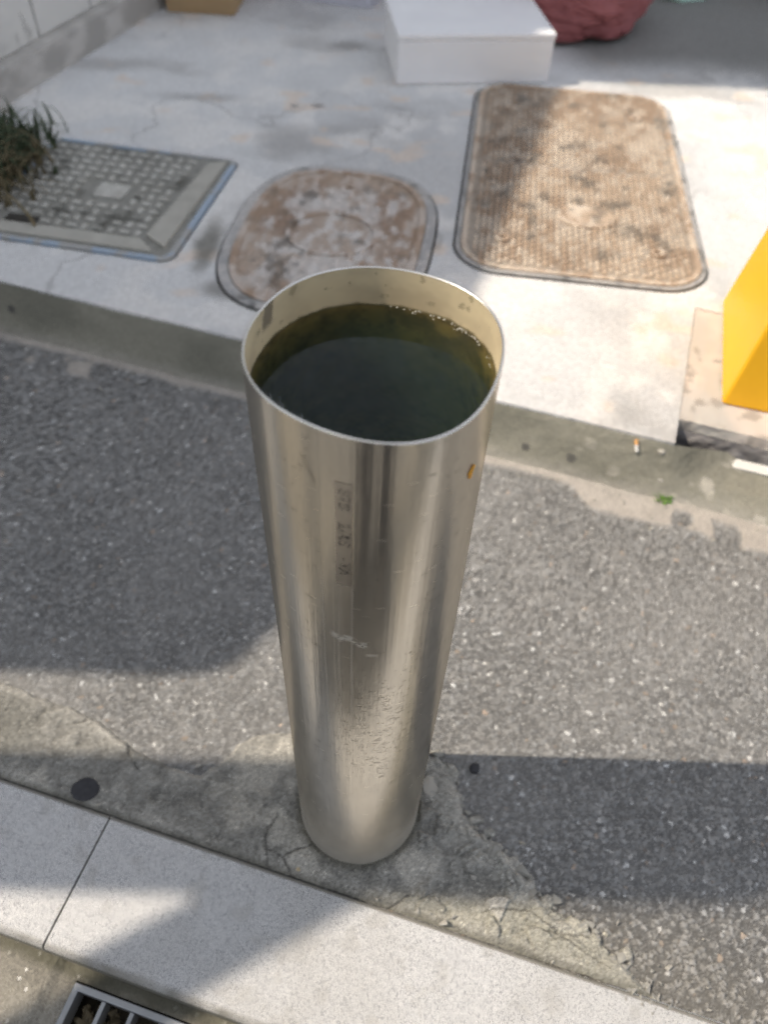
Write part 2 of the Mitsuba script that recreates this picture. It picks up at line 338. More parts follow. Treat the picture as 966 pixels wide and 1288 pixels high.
# ------------------------------------------------------------------ concrete patch round the foot of the post
patch_xy = {  # outline on the ground, metres (from left along the upper edge, back along the granite)
    'up': [(-0.75, 0.23), (-0.575, 0.165), (-0.46, 0.125), (-0.40, 0.103), (-0.335, 0.062), (-0.275, 0.035), (-0.235, 0.028), (-0.205, 0.055), (-0.185, 0.085), (-0.15, 0.098),
           (-0.11, 0.10), (-0.05, 0.115), (0.04, 0.11), (0.088, 0.083), (0.112, 0.085), (0.128, 0.055), (0.142, 0.02), (0.150, -0.015), (0.166, -0.03), (0.205, -0.055), (0.228, -0.082), (0.246, -0.112),
           (0.262, -0.132), (0.31, -0.148), (0.345, -0.175), (0.372, -0.205), (0.395, -0.226)]}
lo = [uv2xy(u, V0 + 0.0012) for u in (0.44, -0.78)]
outline = Polygon(patch_xy['up'] + lo)
Up = np.concatenate([steps(-0.80, -0.62, 0.005), steps(-0.62, 0.46, 0.0019)]); Vp = steps(V0 + 0.0012, 0.10, 0.0019)
Pp, Fp = grid_mesh(Up, Vp, lambda u, v: (*uv2xy(u, v), 0 * u))
px_, py_ = Pp[:, 0], Pp[:, 1]
wob = 0.016 * (np.stack([nz(px_, py_, 38, 4, 21), nz(px_, py_, 38, 4, 22)], -1) - 0.5) + 0.03 * (np.stack([nz(px_, py_, 9, 3, 23), nz(px_, py_, 9, 3, 24)], -1) - 0.5)
Q = Pp[:, :2] + wob
# signed distance to the outline (inside positive) from sampled boundary points
bl = outline.exterior
bs = np.array([bl.interpolate(t).coords[0] for t in np.arange(0, bl.length, 0.003)])
db = cKDTree(bs).query(Q)[0]
import shapely
ins = shapely.contains_xy(outline, Q[:, 0], Q[:, 1])
_, vq = xy2uv(Q[:, 0], Q[:, 1])
sd = np.where(ins, db, -db)
lowedge = sm(0.0, 0.02, Pp[:, 0] * 0 + vv_ if False else (xy2uv(px_, py_)[1] - V0))
sd = np.where((xy2uv(px_, py_)[1] - V0 < 0.03) & (px_ < 0.33) & (px_ > -0.75), np.maximum(sd, 0.004 + 0.0 * sd), sd)
rd = np.hypot(px_, py_)
rough = nz(px_, py_, 55, 4, 31); rough2 = nz(px_, py_, 180, 3, 32); broad = nz(px_, py_, 8, 3, 33)
h = -0.004 + 0.0105 * sm(-0.006, 0.006, sd) + 0.010 * sm(0.17, 0.085, rd + 0.05 * (broad - 0.5)) * sm(0.0, 0.02, sd) + 0.0085 * (rough - 0.5) + 0.0042 * (rough2 - 0.5) + 0.0016 * (nz(px_, py_, 420, 2, 34) - 0.5)
h = h * sm(0.0, 0.012, xy2uv(px_, py_)[1] - V0) + (-0.001) * (1 - sm(0.0, 0.012, xy2uv(px_, py_)[1] - V0))
# flat broken flakes raised at the right of the post
dd = cKDTree(np.random.default_rng(5).uniform((0.09, -0.16), (0.27, 0.1), (110, 2)))
d2_, i2_ = dd.query(Q, k=2)
fl = np.random.default_rng(6).random(110)
flake = (px_ > 0.085) * sm(0.0, 0.01, sd) * np.where(fl[i2_[:, 0]] > 0.55, 1, 0) * sm(0.001, 0.003, d2_[:, 1] - d2_[:, 0])
h += 0.0045 * flake
# lumps of mortar along the ragged right edge
lr = np.random.default_rng(63)
eq = LineString(patch_xy['up'][12:25]); LP_ = []
for _ in range(260):
    q = eq.interpolate(lr.uniform(0, 1), normalized=True); LP_.append((q.x + lr.normal(-0.010, 0.012), q.y + lr.normal(-0.008, 0.012), lr.uniform(0.003, 0.0095)))
LP_ = np.array(LP_); lump_h = np.zeros(len(px_))
for x_, y_, r0_ in LP_:
    near = np.hypot(px_ - x_, py_ - y_) < r0_ * 1.4
    dq = np.hypot(px_[near] - x_, py_[near] - y_) * (0.8 + 0.5 * rough2[near])
    lump_h[near] = np.maximum(lump_h[near], 0.62 * r0_ * np.sqrt(np.clip(1 - (dq / r0_) ** 2, 0, 1)))
h = np.where((px_ > 0.07) & (lump_h > 0), np.maximum(h, 0.001 + lump_h + 0.002 * (rough2 - 0.5)), h)
# cracks
def cracked(lines, w):
    g = np.full(len(px_), 9.0)
    for L in lines:
        pts = np.array([LineString(L).interpolate(t).coords[0] for t in np.arange(0, LineString(L).length, 0.0012)])
        pts = pts + 0.006 * (np.stack([nz(pts[:, 0], pts[:, 1], 90, 3, 41), nz(pts[:, 0], pts[:, 1], 90, 3, 42)], -1) - 0.5)
        g = np.minimum(g, cKDTree(pts).query(Pp[:, :2])[0])
    return sm(w, w * 0.35, g)
ck = cracked([[(-0.118, -0.094), (-0.128, -0.045), (-0.112, -0.02)], [(-0.046, -0.112), (-0.085, -0.098), (-0.10, -0.075), (-0.06, -0.06)], [(-0.10, -0.075), (-0.128, -0.062)],
              [(-0.36, 0.115), (-0.345, 0.06), (-0.325, 0.035)], [(-0.44, 0.10), (-0.40, 0.115), (-0.36, 0.12)], [(0.04, -0.135), (0.075, -0.115)],
              [(0.17, -0.13), (0.23, -0.125), (0.28, -0.16), (0.33, -0.19)], [(0.25, -0.15), (0.31, -0.155)]], 0.0015)
h -= 0.0025 * ck
Pp[:, 2] = h
pc = np.array([0.225, 0.218, 0.198])[None] * (0.38 + 1.0 * rough + 0.8 * (rough2 - 0.5) + 0.5 * (nz(px_, py_, 420, 2, 34) - 0.5))[:, None]
lightz = sm(0.52, 0.62, nz(px_, py_, 13, 4, 51))[:, None]
pc = pc * (1 - 0.5 * lightz) + 0.5 * lightz * np.array([0.46, 0.435, 0.38])
lm = ((px_ > 0.07) * sm(0.0005, 0.003, lump_h))[:, None]
pc = pc * (1 - 0.55 * lm) + 0.55 * lm * np.array([0.33, 0.322, 0.29])
olive = sm(-0.105, -0.125, py_ + 0.03 * (broad - 0.5))[:, None] * sm(0.0, 0.1, px_)[:, None]
pc = pc * (1 - 0.6 * olive) + 0.6 * olive * np.array([0.285, 0.272, 0.22])
rimw = sm(0.020, 0.0, sd)[:, None] * sm(0.36, 0.54, nz(px_, py_, 16, 3, 55))[:, None]
pc = pc * (1 - 0.5 * rimw) + 0.5 * rimw * np.array([0.40, 0.38, 0.34])
pc = pc * (1 - 0.55 * flake[:, None] * (fl[i2_[:, 0]] > 0.93)[:, None]) + 0.55 * (flake * (fl[i2_[:, 0]] > 0.93))[:, None] * np.array([0.42, 0.405, 0.37])
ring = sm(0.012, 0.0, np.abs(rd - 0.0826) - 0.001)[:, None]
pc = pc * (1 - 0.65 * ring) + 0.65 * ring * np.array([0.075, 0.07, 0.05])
lowd = sm(0.014, 0.0, xy2uv(px_, py_)[1] - V0 + 0.006 * (rough - 0.5))[:, None]
pc = pc * (1 - 0.6 * lowd) + 0.6 * lowd * np.array([0.07, 0.066, 0.05])
dark_patch = sm(0.075, 0.03, np.hypot((px_ + 0.56) * 0.7, py_ - 0.085) + 0.03 * (broad - 0.5))[:, None]  # darker patch at the left end of the concrete
pc = pc * (1 - 0.5 * dark_patch) + 0.5 * dark_patch * np.array([0.10, 0.098, 0.085])
pc = pc * (1 - 0.6 * ck[:, None]) + 0.6 * ck[:, None] * np.array([0.035, 0.033, 0.03])
grit = (np.random.default_rng(8).random(len(pc)) < 0.03)[:, None]
pc = np.where(grit, pc * 1.6, pc)
pc = pc * (0.62 + 0.76 * np.random.default_rng(15).random(len(pc)))[:, None]
keep = ((sd[Fp] > -0.012) | (lump_h[Fp] > 0.0005)).any(1)
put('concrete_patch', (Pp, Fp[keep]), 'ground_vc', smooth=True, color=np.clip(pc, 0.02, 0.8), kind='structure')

# ------------------------------------------------------------------ granite kerb
scene['granite_kerb_dummy'] = None; del scene['granite_kerb_dummy']
tag('granite_kerb', kind='structure')
def kerbstone(u0, u1):
    r, pts = 0.007, []
    v0, v1, z1, z0 = -0.2895, V0 - 0.0008, 0.003, -0.26
    pts = [(v1, z0), (v1, z1 - 0.002), (v1 - 0.002, z1)]
    for a in np.linspace(90, 180, 7): pts.append((v0 + r + r * math.cos(math.radians(a)), z1 - r + r * math.sin(math.radians(a))))
    pts.append((v0, z0))
    m = trimesh.creation.extrude_polygon(Polygon(pts), u1 - u0, engine='earcut')
    v = m.vertices.copy()
    q = np.stack([v[:, 2] + u0, v[:, 0], v[:, 1]], -1)
    # ease the joint arrises a little
    return trimesh.Trimesh(q @ M_UV.T, m.faces, process=False)
for a, b in ((-2.325, -1.3305), (-1.3275, -0.3303), (-0.3273, 0.6715), (0.6745, 1.67)):
    put('stone', kerbstone(a, b), 'granite', 'granite_kerb', smooth=35)
mat('mortar', (0.05, 0.046, 0.04), 0.95)
for u in (-1.329, -0.3288, 0.673):
    put('mortar_joint', moved(box(u - 0.002, u + 0.002, -0.286, V0 - 0.003, -0.25, -0.006), M_UV), 'mortar', 'granite_kerb')

# ------------------------------------------------------------------ gutter, grate, road in front
GU0, GU1, GV1 = -0.281, 0.34, -0.3075       # grate opening: u from GU0 to GU1, v below GV1
GV0 = -0.62
def gut(u, v, z=GUT): return (*uv2xy(u, v), 0 * u + z)
gr = []
for (a, b, c, d) in ((-6, GU0 - 0.002, -0.72, -0.2885), (GU1 + 0.002, 6, -0.72, -0.2885), (GU0 - 0.002, GU1 + 0.002, GV1 + 0.002, -0.2885), (GU0 - 0.002, GU1 + 0.002, -0.72, GV0 - 0.01)):
    nu = np.unique(np.concatenate([[a, b], np.arange(max(a, -0.8), min(b, 0.8), 0.006)])); nv = np.unique(np.concatenate([[c, d], np.arange(c, d, 0.006)]))
    p_, f_ = grid_mesh(nu, nv, lambda u, v: gut(u, v))
    p_[:, 2] += 0.0035 * (nz(p_[:, 0], p_[:, 1], 30, 4, 61) - 0.5)
    uq, vq = xy2uv(p_[:, 0], p_[:, 1])
    p_[:, 2] += -0.007 * sm(GU0 - 0.034, GU0 - 0.026, uq + 0.008 * (nz(p_[:, 0], p_[:, 1], 40, 3, 62) - 0.5)) * (uq < 0.6)
    gr.append(trimesh.Trimesh(p_, f_, process=False))
put('gutter', cat(gr), 'gutter_concrete', smooth=True, kind='structure')
rd_ = grid_mesh(np.array([-14, -3, 0, 3, 14.0]), np.array([-14, -5, -2, -0.72]), lambda u, v: gut(u, v, GUT - 0.001))
put('road', rd_, 'road_asphalt', kind='structure')
# pit under the grate
pit = cat([moved(box(GU0 - 0.012, GU1 + 0.012, GV0 - 0.012, GV1 + 0.010, -0.16, -0.158), M_UV),
           moved(box(GU0 - 0.02, GU0 - 0.002, GV0 - 0.012, GV1 + 0.010, -0.298, GUT - 0.012), M_UV), moved(box(GU1 + 0.002, GU1 + 0.02, GV0 - 0.012, GV1 + 0.010, -0.298, GUT - 0.012), M_UV),
           moved(box(GU0 - 0.002, GU1 + 0.002, GV1 + 0.002, GV1 + 0.018, -0.298, GUT - 0.012), M_UV), moved(box(GU0 - 0.002, GU1 + 0.002, GV0 - 0.02, GV0 - 0.010, -0.298, GUT - 0.012), M_UV)])
mat('pit_dirt', lambda p, n, uv: mix((0.03, 0.028, 0.024), (0.10, 0.09, 0.07), fbm(p.x * 50, p.y * 50, p.z * 50, 3)), 0.95)
put('drain_pit', pit, 'pit_dirt', kind='structure')
mat('galvanised', lambda p, n, uv: mix((0.40, 0.41, 0.415), (0.27, 0.275, 0.28), fbm(p.x * 45, p.y * 45, p.z * 45, 4)), 0.48, metallic=0.75)
g = thing('drain_grate', 'grey galvanised steel drain grate in the concrete gutter below the granite kerb', 'drain grate')
zt = GUT + 0.001
fr = [rbox(GU0, GU1, GV1 - 0.0085, GV1, zt - 0.032, zt, 0.0015), rbox(GU0, GU0 + 0.0085, GV0, GV1, zt - 0.032, zt - 0.0003, 0.0015), rbox(GU1 - 0.0085, GU1, GV0, GV1, zt - 0.032, zt - 0.0003, 0.0015), rbox(GU0, GU1, GV0, GV0 + 0.0085, zt - 0.032, zt, 0.0015)]
put('frame', moved(cat(fr), M_UV), 'galvanised', g, smooth=30)
u = GU0 + 0.0455
while u < GU1 - 0.02:
    put('bar', moved(rbox(u - 0.003, u + 0.003, GV0 + 0.009, GV1 - 0.009, zt - 0.030, zt - 0.0012, 0.001), M_UV), 'galvanised', g, smooth=30)
    u += 0.0395
for v in (GV1 - 0.10, GV1 - 0.20): put('cross_rod', moved(tube([(GU0 + 0.009, v, zt - 0.011), (GU1 - 0.009, v, zt - 0.011)], 0.0035, 8), M_UV), 'galvanised', g, smooth=50)

dl = []
r_ = np.random.default_rng(44)
for _ in range(150):
    u_, v_ = GU0 + 0.012 + abs(r_.normal(0, 0.03)), r_.uniform(-0.45, GV1 - 0.01)
    hh = trimesh.convex.convex_hull(r_.normal(0, 1, (9, 3)) * r_.uniform(0.002, 0.006)); dl.append(moved(hh, None, (*uv2xy(u_, v_), -0.075 - 0.3 * max(0, u_ - GU0 - 0.04))))
for _ in range(30):
    u_, v_ = r_.uniform(GU0 + 0.01, GU0 + 0.2), r_.uniform(-0.45, GV1 - 0.02); a_ = r_.uniform(0, 6.3); q_0 = np.array([*uv2xy(u_, v_), -0.07 - r_.uniform(0, 0.03)])
    dl.append(tube([q_0, q_0 + [0.02 * math.cos(a_), 0.02 * math.sin(a_), 0.003], q_0 + [0.045 * math.cos(a_ + 0.3), 0.045 * math.sin(a_ + 0.3), 0.0]], 0.0007, 5))
mat('litter_tan', lambda p, n, uv: mix((0.24, 0.19, 0.11), (0.12, 0.10, 0.07), noise(p.x * 90, p.y * 90, p.z * 90)), 0.9)
tag(put('drain_litter', cat(dl), 'litter_tan', kind='stuff'), 'gravel and dry stalks lying in the drain under the grate', 'litter')

# ------------------------------------------------------------------ far kerb, yard, pad
ks = np.concatenate([[-14, -5, -2.5], np.arange(-1.4, 0.30, 0.02), [0.3]])
prof = [(0.742, -0.02), (0.748, 0.003), (0.757, 0.018), (0.780, 0.055), (0.800, 0.088), (0.806, 0.095)]
def strip(ks, prof, seed, prof2=None):
    prof = np.array(prof); d = np.concatenate([[0], np.cumsum(np.hypot(*np.diff(prof, axis=0).T))]); t = np.linspace(0, d[-1], 26)
    L = np.interp(t, d, prof[:, 0]); Z = np.interp(t, d, prof[:, 1])
    ii = np.arange(len(t))
    p_, f_ = grid_mesh(ks, ii.astype(float), lambda k, i: (*kl2xy(k, L[i.astype(int)]), Z[i.astype(int)]))
    if prof2 is not None:
        prof2 = np.array(prof2); d2 = np.concatenate([[0], np.cumsum(np.hypot(*np.diff(prof2, axis=0).T))]); t2 = np.linspace(0, d2[-1], 26)
        L2, Z2 = np.interp(t2, d2, prof2[:, 0]), np.interp(t2, d2, prof2[:, 1])
        def at(k, i):
            w_ = sm(0.34, 0.52, k); i = i.astype(int); l_ = L[i] * (1 - w_) + L2[i] * w_
            return (*kl2xy(k, l_), Z[i] * (1 - w_) + Z2[i] * w_)
        p_, f_ = grid_mesh(ks, ii.astype(float), at)
    w = nz(p_[:, 0] + p_[:, 2], p_[:, 1], 12, 4, seed) - 0.5
    p_[:, :2] -= 0.008 * w[:, None] * K_V; p_[:, 2] += 0.004 * w
    return p_, f_
kerb_a = strip(np.concatenate([ks[:-1], np.arange(0.30, 0.42, 0.006), np.arange(0.42, 1.3, 0.02), [2.5, 5, 14]]), prof, 71, [(0.742, -0.02), (0.750, 0.004), (0.763, 0.014), (0.79, 0.030), (0.83, 0.036), (0.895, 0.036)])
put('far_kerb', kerb_a, 'kerb_concrete', smooth=50, kind='structure')
# yard slab: a bevelled front edge, right end stepped down to the pad; openings for the three covers are left in it
RC, RW, RL, RA = np.array([0.497, 1.745]), 0.605, 1.10, math.radians(-5.5)
MC, MW, ML, MA = np.array([-0.148, 1.345]), 0.495, 0.68, math.radians(-7)
LC, LW, LL, LA = np.array([-0.735, 1.485]), 0.53, 0.51, math.radians(-9.0)
def rrect(c, w, l, a, r, n=3.0):
    p = Point(0, 0)
    p = Polygon([(-w / 2 + r, -l / 2 + r), (w / 2 - r, -l / 2 + r), (w / 2 - r, l / 2 - r), (-w / 2 + r, l / 2 - r)]).buffer(r, quad_segs=10)
    return affinity.translate(affinity.rotate(p, math.degrees(a), origin=(0, 0)), *c)
def supere(c, w, l, a, n, off=0.0):
    t = np.linspace(0, 2 * np.pi, 72, endpoint=False)
    q = np.stack([np.sign(np.cos(t)) * np.abs(np.cos(t)) ** (2 / n) * w / 2, np.sign(np.sin(t)) * np.abs(np.sin(t)) ** (2 / n) * l / 2], -1)
    p = Polygon(q).buffer(off)
    return affinity.translate(affinity.rotate(p, math.degrees(a), origin=(0, 0)), *c)
right_out = rrect(RC, RW, RL, RA, 0.115)
mid_out = supere(MC, MW, ML, MA, 2.9)
left_out = rrect(LC, LW, LL, LA, 0.03)
SE = 0.350
slab_kl = [(-14, 0.805), (SE, 0.805), (SE + 0.008, 1.27), (14, 1.27), (14, 12), (-14, 12)]
slab = Polygon([kl2xy(*q) for q in slab_kl])
holes = [right_out.buffer(0.006), mid_out.buffer(0.006), left_out.buffer(0.006)]
slabh = slab.difference(shapely.union_all(holes))
m = extr(slabh, 0.09, YARD - 0.09)
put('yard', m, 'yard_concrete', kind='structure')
pit2 = cat([extr(h_.buffer(0.01), 0.01, YARD - 0.06) for h_ in holes])
put('cover_bedding', pit2, 'mortar', kind='structure')
pad_kl = [(SE + 0.002, 0.880), (1.6, 0.876), (14, 0.876), (14, 1.268), (SE + 0.010, 1.268)]
pad_poly = Polygon([kl2xy(*q) for q in pad_kl]).difference(right_out.buffer(0.006))
put('concrete_pad', extr(pad_poly, 0.025, YARD - 0.0275), 'pad_concrete', kind='structure')
kq = np.concatenate([np.arange(SE - 0.01, 1.3, 0.01), [2, 14]])
pr = strip(kq, [(0.872, 0.02), (0.870, 0.04), (0.874, 0.06), (0.8815, 0.0722), (0.90, 0.0722)], 77)
put('broken_edge', pr, 'dark_rubble', smooth=True, kind='structure')

# ------------------------------------------------------------------ the three covers
def rust(seed, a, b, c, fr=9.0, grime=(0.13, 0.115, 0.10), ang=RA):
    def fn(p, n, uv):
        x = p.x * math.cos(ang) + p.y * math.sin(ang); y = -p.x * math.sin(ang) + p.y * math.cos(ang)
        f1 = fbm(x * fr + seed, y * fr * 0.6, 2.0, 6); f2 = fbm(x * 55 + seed, y * 30, 4.0, 4); f3 = noise(p.x * 330, p.y * 330, p.z * 330)
        col = mix(a, b, smoothstep(0.36, 0.64, f1))
        col = mix(col, c, smoothstep(0.45, 0.70, f2) * 0.8)
        col = mix(col, c, smoothstep(0.52, 0.66, fbm(x * 16 + 3 * seed, y * 11, 7.0, 5)) * 0.7)
        col = mix(col, grime, smoothstep(0.56, 0.80, fbm(x * 24 + seed, y * 20, 9.0, 5)) * 0.75)
        col = mix(col, grime, smoothstep(YARD + 0.0055, YARD + 0.0035, p.z) * 0.55)
        return col * (0.75 + 0.5 * f3)
    return fn
bp = lambda p, n, uv: fbm(p.x * 160, p.y * 160, p.z * 160, 4)
mat('rusty_tan', rust(3, (0.43, 0.335, 0.25), (0.34, 0.25, 0.18), (0.55, 0.475, 0.39)), 0.85, bump=bp, scale=0.004)
_rb = rust(8, (0.42, 0.345, 0.285), (0.30, 0.215, 0.16), (0.60, 0.575, 0.55), 7.0)
def rusty_mid(p, n, uv):
    x = (p.x - MC[0]) * math.cos(MA) + (p.y - MC[1]) * math.sin(MA); y = -(p.x - MC[0]) * math.sin(MA) + (p.y - MC[1]) * math.cos(MA)
    rr = dr.power(dr.power(dr.abs(x) / (MW / 2), 2.9) + dr.power(dr.abs(y) / (ML / 2), 2.9), 1 / 2.9)
    e = smoothstep(0.62, 0.86, rr + 0.35 * (fbm(x * 14, y * 14, 3.0, 4) - 0.5))
    return mix(_rb(p, n, uv), mix((0.33, 0.225, 0.15), (0.44, 0.345, 0.26), fbm(x * 40, y * 40, 5.0, 3)), e * 0.45)
mat('rusty_brown', rusty_mid, 0.85, bump=bp, scale=0.004)
mat('cast_grey', rust(5, (0.36, 0.355, 0.325), (0.42, 0.41, 0.37), (0.50, 0.49, 0.45), 6.0, (0.10, 0.098, 0.085)), 0.8, bump=bp, scale=0.003)
mat('frame_grey', rust(6, (0.33, 0.325, 0.32), (0.40, 0.39, 0.38), (0.46, 0.44, 0.42), 7.0, (0.10, 0.098, 0.09)), 0.8, bump=bp, scale=0.004)
def blue(p, n, uv):
    w = fbm(p.x * 25, p.y * 25, 1.0, 4)
    return mix((0.33, 0.40, 0.48), (0.36, 0.36, 0.35), smoothstep(0.40, 0.54, w))
mat('worn_blue', blue, 0.7)
mat('strip_pale', lambda p, n, uv: mix((0.45, 0.435, 0.39), (0.34, 0.33, 0.29), fbm(p.x * 30, p.y * 30, 1.0, 4)), 0.8)
def local(c, a): return lambda x, y: (c[0] + x * math.cos(a) - y * math.sin(a), c[1] + x * math.sin(a) + y * math.cos(a))
def stud(x, y, sx, sy, z0, h, a, tp=0.7):
    b = np.array([[-1, -1], [1, -1], [1, 1], [-1, 1]]) * 0.5 * [sx, sy]
    v = np.vstack([np.c_[b, [z0] * 4], np.c_[b * tp, [z0 + h] * 4]])
    f = [[4, 5, 6], [4, 6, 7]] + [q for i in range(4) for q in ([i, (i + 1) % 4, 4 + (i + 1) % 4], [i, 4 + (i + 1) % 4, 4 + i])]
    c, s = math.cos(a), math.sin(a)
    w = v.copy(); w[:, 0] = x + v[:, 0] * c - v[:, 1] * s; w[:, 1] = y + v[:, 0] * s + v[:, 1] * c
    return trimesh.Trimesh(w, f, process=False)
# right: large rusty cover
k = thing('utility_cover', 'large tan rusty rectangular cover with rounded corners, beside the yellow bin', 'manhole cover')
put('frame', extr(right_out.difference(right_out.buffer(-0.011)), 0.055, YARD - 0.05), 'frame_grey', k)
inner = right_out.buffer(-0.013)
put('lid', extr(inner, 0.05, YARD - 0.046), 'rusty_tan', k)
rim_in = inner.difference(inner.buffer(-0.014))
put('raised_rim', extr(rim_in, 0.004, YARD + 0.0042), 'rusty_tan', k)
L = local(RC, RA); st = []
panelp = affinity.translate(affinity.rotate(affinity.scale(Point(0, 0).buffer(1), 0.075, 0.055), math.degrees(RA)), *L(0.02, -0.26))
keyh = [L(-0.19, 0.36), L(0.19, 0.36), L(-0.19, -0.40), L(0.19, -0.40)]
zone = inner.buffer(-0.022)
for i, x in enumerate(np.arange(-0.285, 0.285, 0.0155)):
    for j, y in enumerate(np.arange(-0.53, 0.53, 0.024)):
        q = L(x, y + (0.012 if i % 2 else 0))
        if zone.contains(Point(q)) and not panelp.contains(Point(q)) and min(math.dist(q, h_) for h_ in keyh) > 0.03 and abs(y) > 0.012 and rng.random() > 0.03:
            st.append(stud(*q, 0.0095, 0.0185, YARD + 0.0038, 0.0052 + 0.001 * rng.random(), RA))
put('tread_studs', cat(st), 'rusty_tan', k, kind='stuff')
put('badge', extr(panelp, 0.006, YARD + 0.004), 'rusty_tan', k)
for q in keyh: put('lifting_eye', extr(Point(q).buffer(0.018).difference(Point(q).buffer(0.009)), 0.006, YARD + 0.004), 'rusty_tan', k)
# middle: rounded cover
k = thing('access_cover', 'rounded rusty brown cover directly behind the steel post, white patches worn into it', 'manhole cover')
put('frame', extr(mid_out.difference(mid_out.buffer(-0.024)), 0.056, YARD - 0.05), 'frame_grey', k)
inner = mid_out.buffer(-0.026)
put('lid', extr(inner, 0.05, YARD - 0.045), 'rusty_brown', k)
put('raised_rim', extr(inner.difference(inner.buffer(-0.016)), 0.004, YARD + 0.0052), 'rusty_brown', k)
L = local(MC, MA); st = []
zone = inner.buffer(-0.026)
cx_ = affinity.rotate(affinity.scale(Point(*MC).buffer(1), 0.115, 0.10), math.degrees(MA))
for i, x in enumerate(np.arange(-0.25, 0.25, 0.026)):
    for j, y in enumerate(np.arange(-0.33, 0.33, 0.058)):
        q = L(x, y + (0.029 if i % 2 else 0))
        if zone.contains(Point(q)) and not cx_.contains(Point(q)): st.append(stud(*q, 0.012, 0.044, YARD + 0.0048, 0.005, MA))
put('tread_ribs', cat(st), 'rusty_brown', k, kind='stuff')
put('badge', extr(cx_.difference(cx_.buffer(-0.012)), 0.006, YARD + 0.0052), 'rusty_brown', k)
for q in (L(0.0, 0.22), L(0.0, -0.22)): put('lifting_eye', extr(Point(q).buffer(0.022).difference(Point(q).buffer(0.012)), 0.006, YARD + 0.0052), 'rusty_brown', k)
# left: grey chequer cover
k = thing('chequer_cover', 'grey square cover with raised chequer blocks and a worn blue painted edge', 'manhole cover')
put('frame', extr(left_out.difference(left_out.buffer(-0.013)), 0.055, YARD - 0.049), 'worn_blue', k, label='worn blue painted frame')
inner = left_out.buffer(-0.015)
put('lid', extr(inner, 0.045, YARD - 0.043), 'cast_grey', k)
L = local(LC, LA)
def lp(pts): return Polygon([L(*q) for q in pts])
put('edge_strip', extr(lp([(0.172, -0.165), (0.232, -0.205), (0.238, 0.235), (0.195, 0.215)]), 0.007, YARD + 0.002), 'strip_pale', k, label='pale smooth strip along the right edge')
put('edge_strip', extr(lp([(-0.20, -0.232), (0.215, -0.232), (0.165, -0.185), (-0.185, -0.19)]), 0.0072, YARD + 0.002), 'strip_pale', k, label='pale smooth strip along the front edge')
put('badge', extr(lp([(-0.035, -0.02), (0.045, -0.02), (0.045, 0.05), (-0.035, 0.05)]), 0.0042, YARD + 0.002), 'cast_grey', k)
put('lifting_slot', extr(lp([(-0.19, -0.178), (-0.11, -0.178), (-0.11, -0.15), (-0.19, -0.15)]), 0.0035, YARD + 0.002), 'mortar', k)
for i, x in enumerate(np.arange(-0.225, 0.17, 0.034)):
    for j, y in enumerate(np.arange(-0.165, 0.235, 0.034)):
        if -0.055 < x < 0.06 and -0.035 < y < 0.065: continue
        if x < -0.10 and y < -0.14: continue
        put('block', stud(*L(x, y), 0.027, 0.014, YARD + 0.0018, 0.0075, LA + (math.pi / 2 if (i + j) % 2 else 0), 0.75), 'cast_grey', k)

# ------------------------------------------------------------------ steel post with rainwater
H, R, WALL = 0.8186, 0.0826, 0.0019
q_ = [-0.0052, 0.0034, -0.0118, 0.0077, -0.0065, 0.0190, 0.0004, -0.0170, 0.0416, 0.0028, 0.0081, 0.0037, -0.0005]
def rdef(a): return sum(q_[2 * i] * np.cos((i + 2) * a) + q_[2 * i + 1] * np.sin((i + 2) * a) for i in range(3))
def ztop(a): return H + q_[6] + q_[7] * R * np.cos(a) + q_[8] * R * np.sin(a) + R * (q_[9] * np.cos(2 * a) + q_[10] * np.sin(2 * a))
def shell(r0, t, a):
    """t: 0 at the ground, 1 at the rim"""
    w = sm(0.55, 1.0, t)
    rr = r0 * (1 + rdef(a) * w)
    z = t * ztop(a) - 0.03 * (1 - t)
    z0 = z
    return rr * np.cos(a) + (q_[11] - 0.0038) * w + 0.0046 * z, rr * np.sin(a) + (q_[12] + 0.0002) * w - 0.0002 * z, z
NA = 240
aa = np.linspace(0, 2 * np.pi, NA + 1)
post = thing('steel_post', 'open topped stainless steel post full of dark rainwater, standing in a concrete patch', 'bollard')
tt = np.concatenate([np.linspace(0, 0.5, 12)[:-1], np.linspace(0.5, 1, 40)])
pv, pf = grid_mesh(aa, tt, lambda a, t: shell(R, t, a))
def nrm_uv(n): return None
put('tube', (pv, pf), 'steel', post, smooth=True)
iv, if_ = grid_mesh(aa, np.linspace(0.74, 1, 40), lambda a, t: shell(R - WALL, t, a))
ib, ibf = grid_mesh(aa, np.array([0.0, 1.0]), lambda a, s: (0.003 + (R - WALL) * s * np.cos(a), (R - WALL) * s * np.sin(a), 0 * a + 0.622))
put('inner_wall', cat([trimesh.Trimesh(iv, if_, process=False), trimesh.Trimesh(ib, ibf, process=False)]), 'inner_film', post, smooth=40)
# rounded lip
lip = []
lv, lf = grid_mesh(aa, np.linspace(0, np.pi, 7), lambda a, s: tuple(c for c in (
    lambda o, i, f: (o[0] * (1 - f) + i[0] * f, o[1] * (1 - f) + i[1] * f, o[2] * (1 - f) + i[2] * f + 0.0007 * np.sin(s)))(shell(R, 1 + 0 * a, a), shell(R - WALL, 1 + 0 * a, a), (1 - np.cos(s)) / 2)))
put('rim', (lv, lf), 'rim_steel', post, smooth=True)

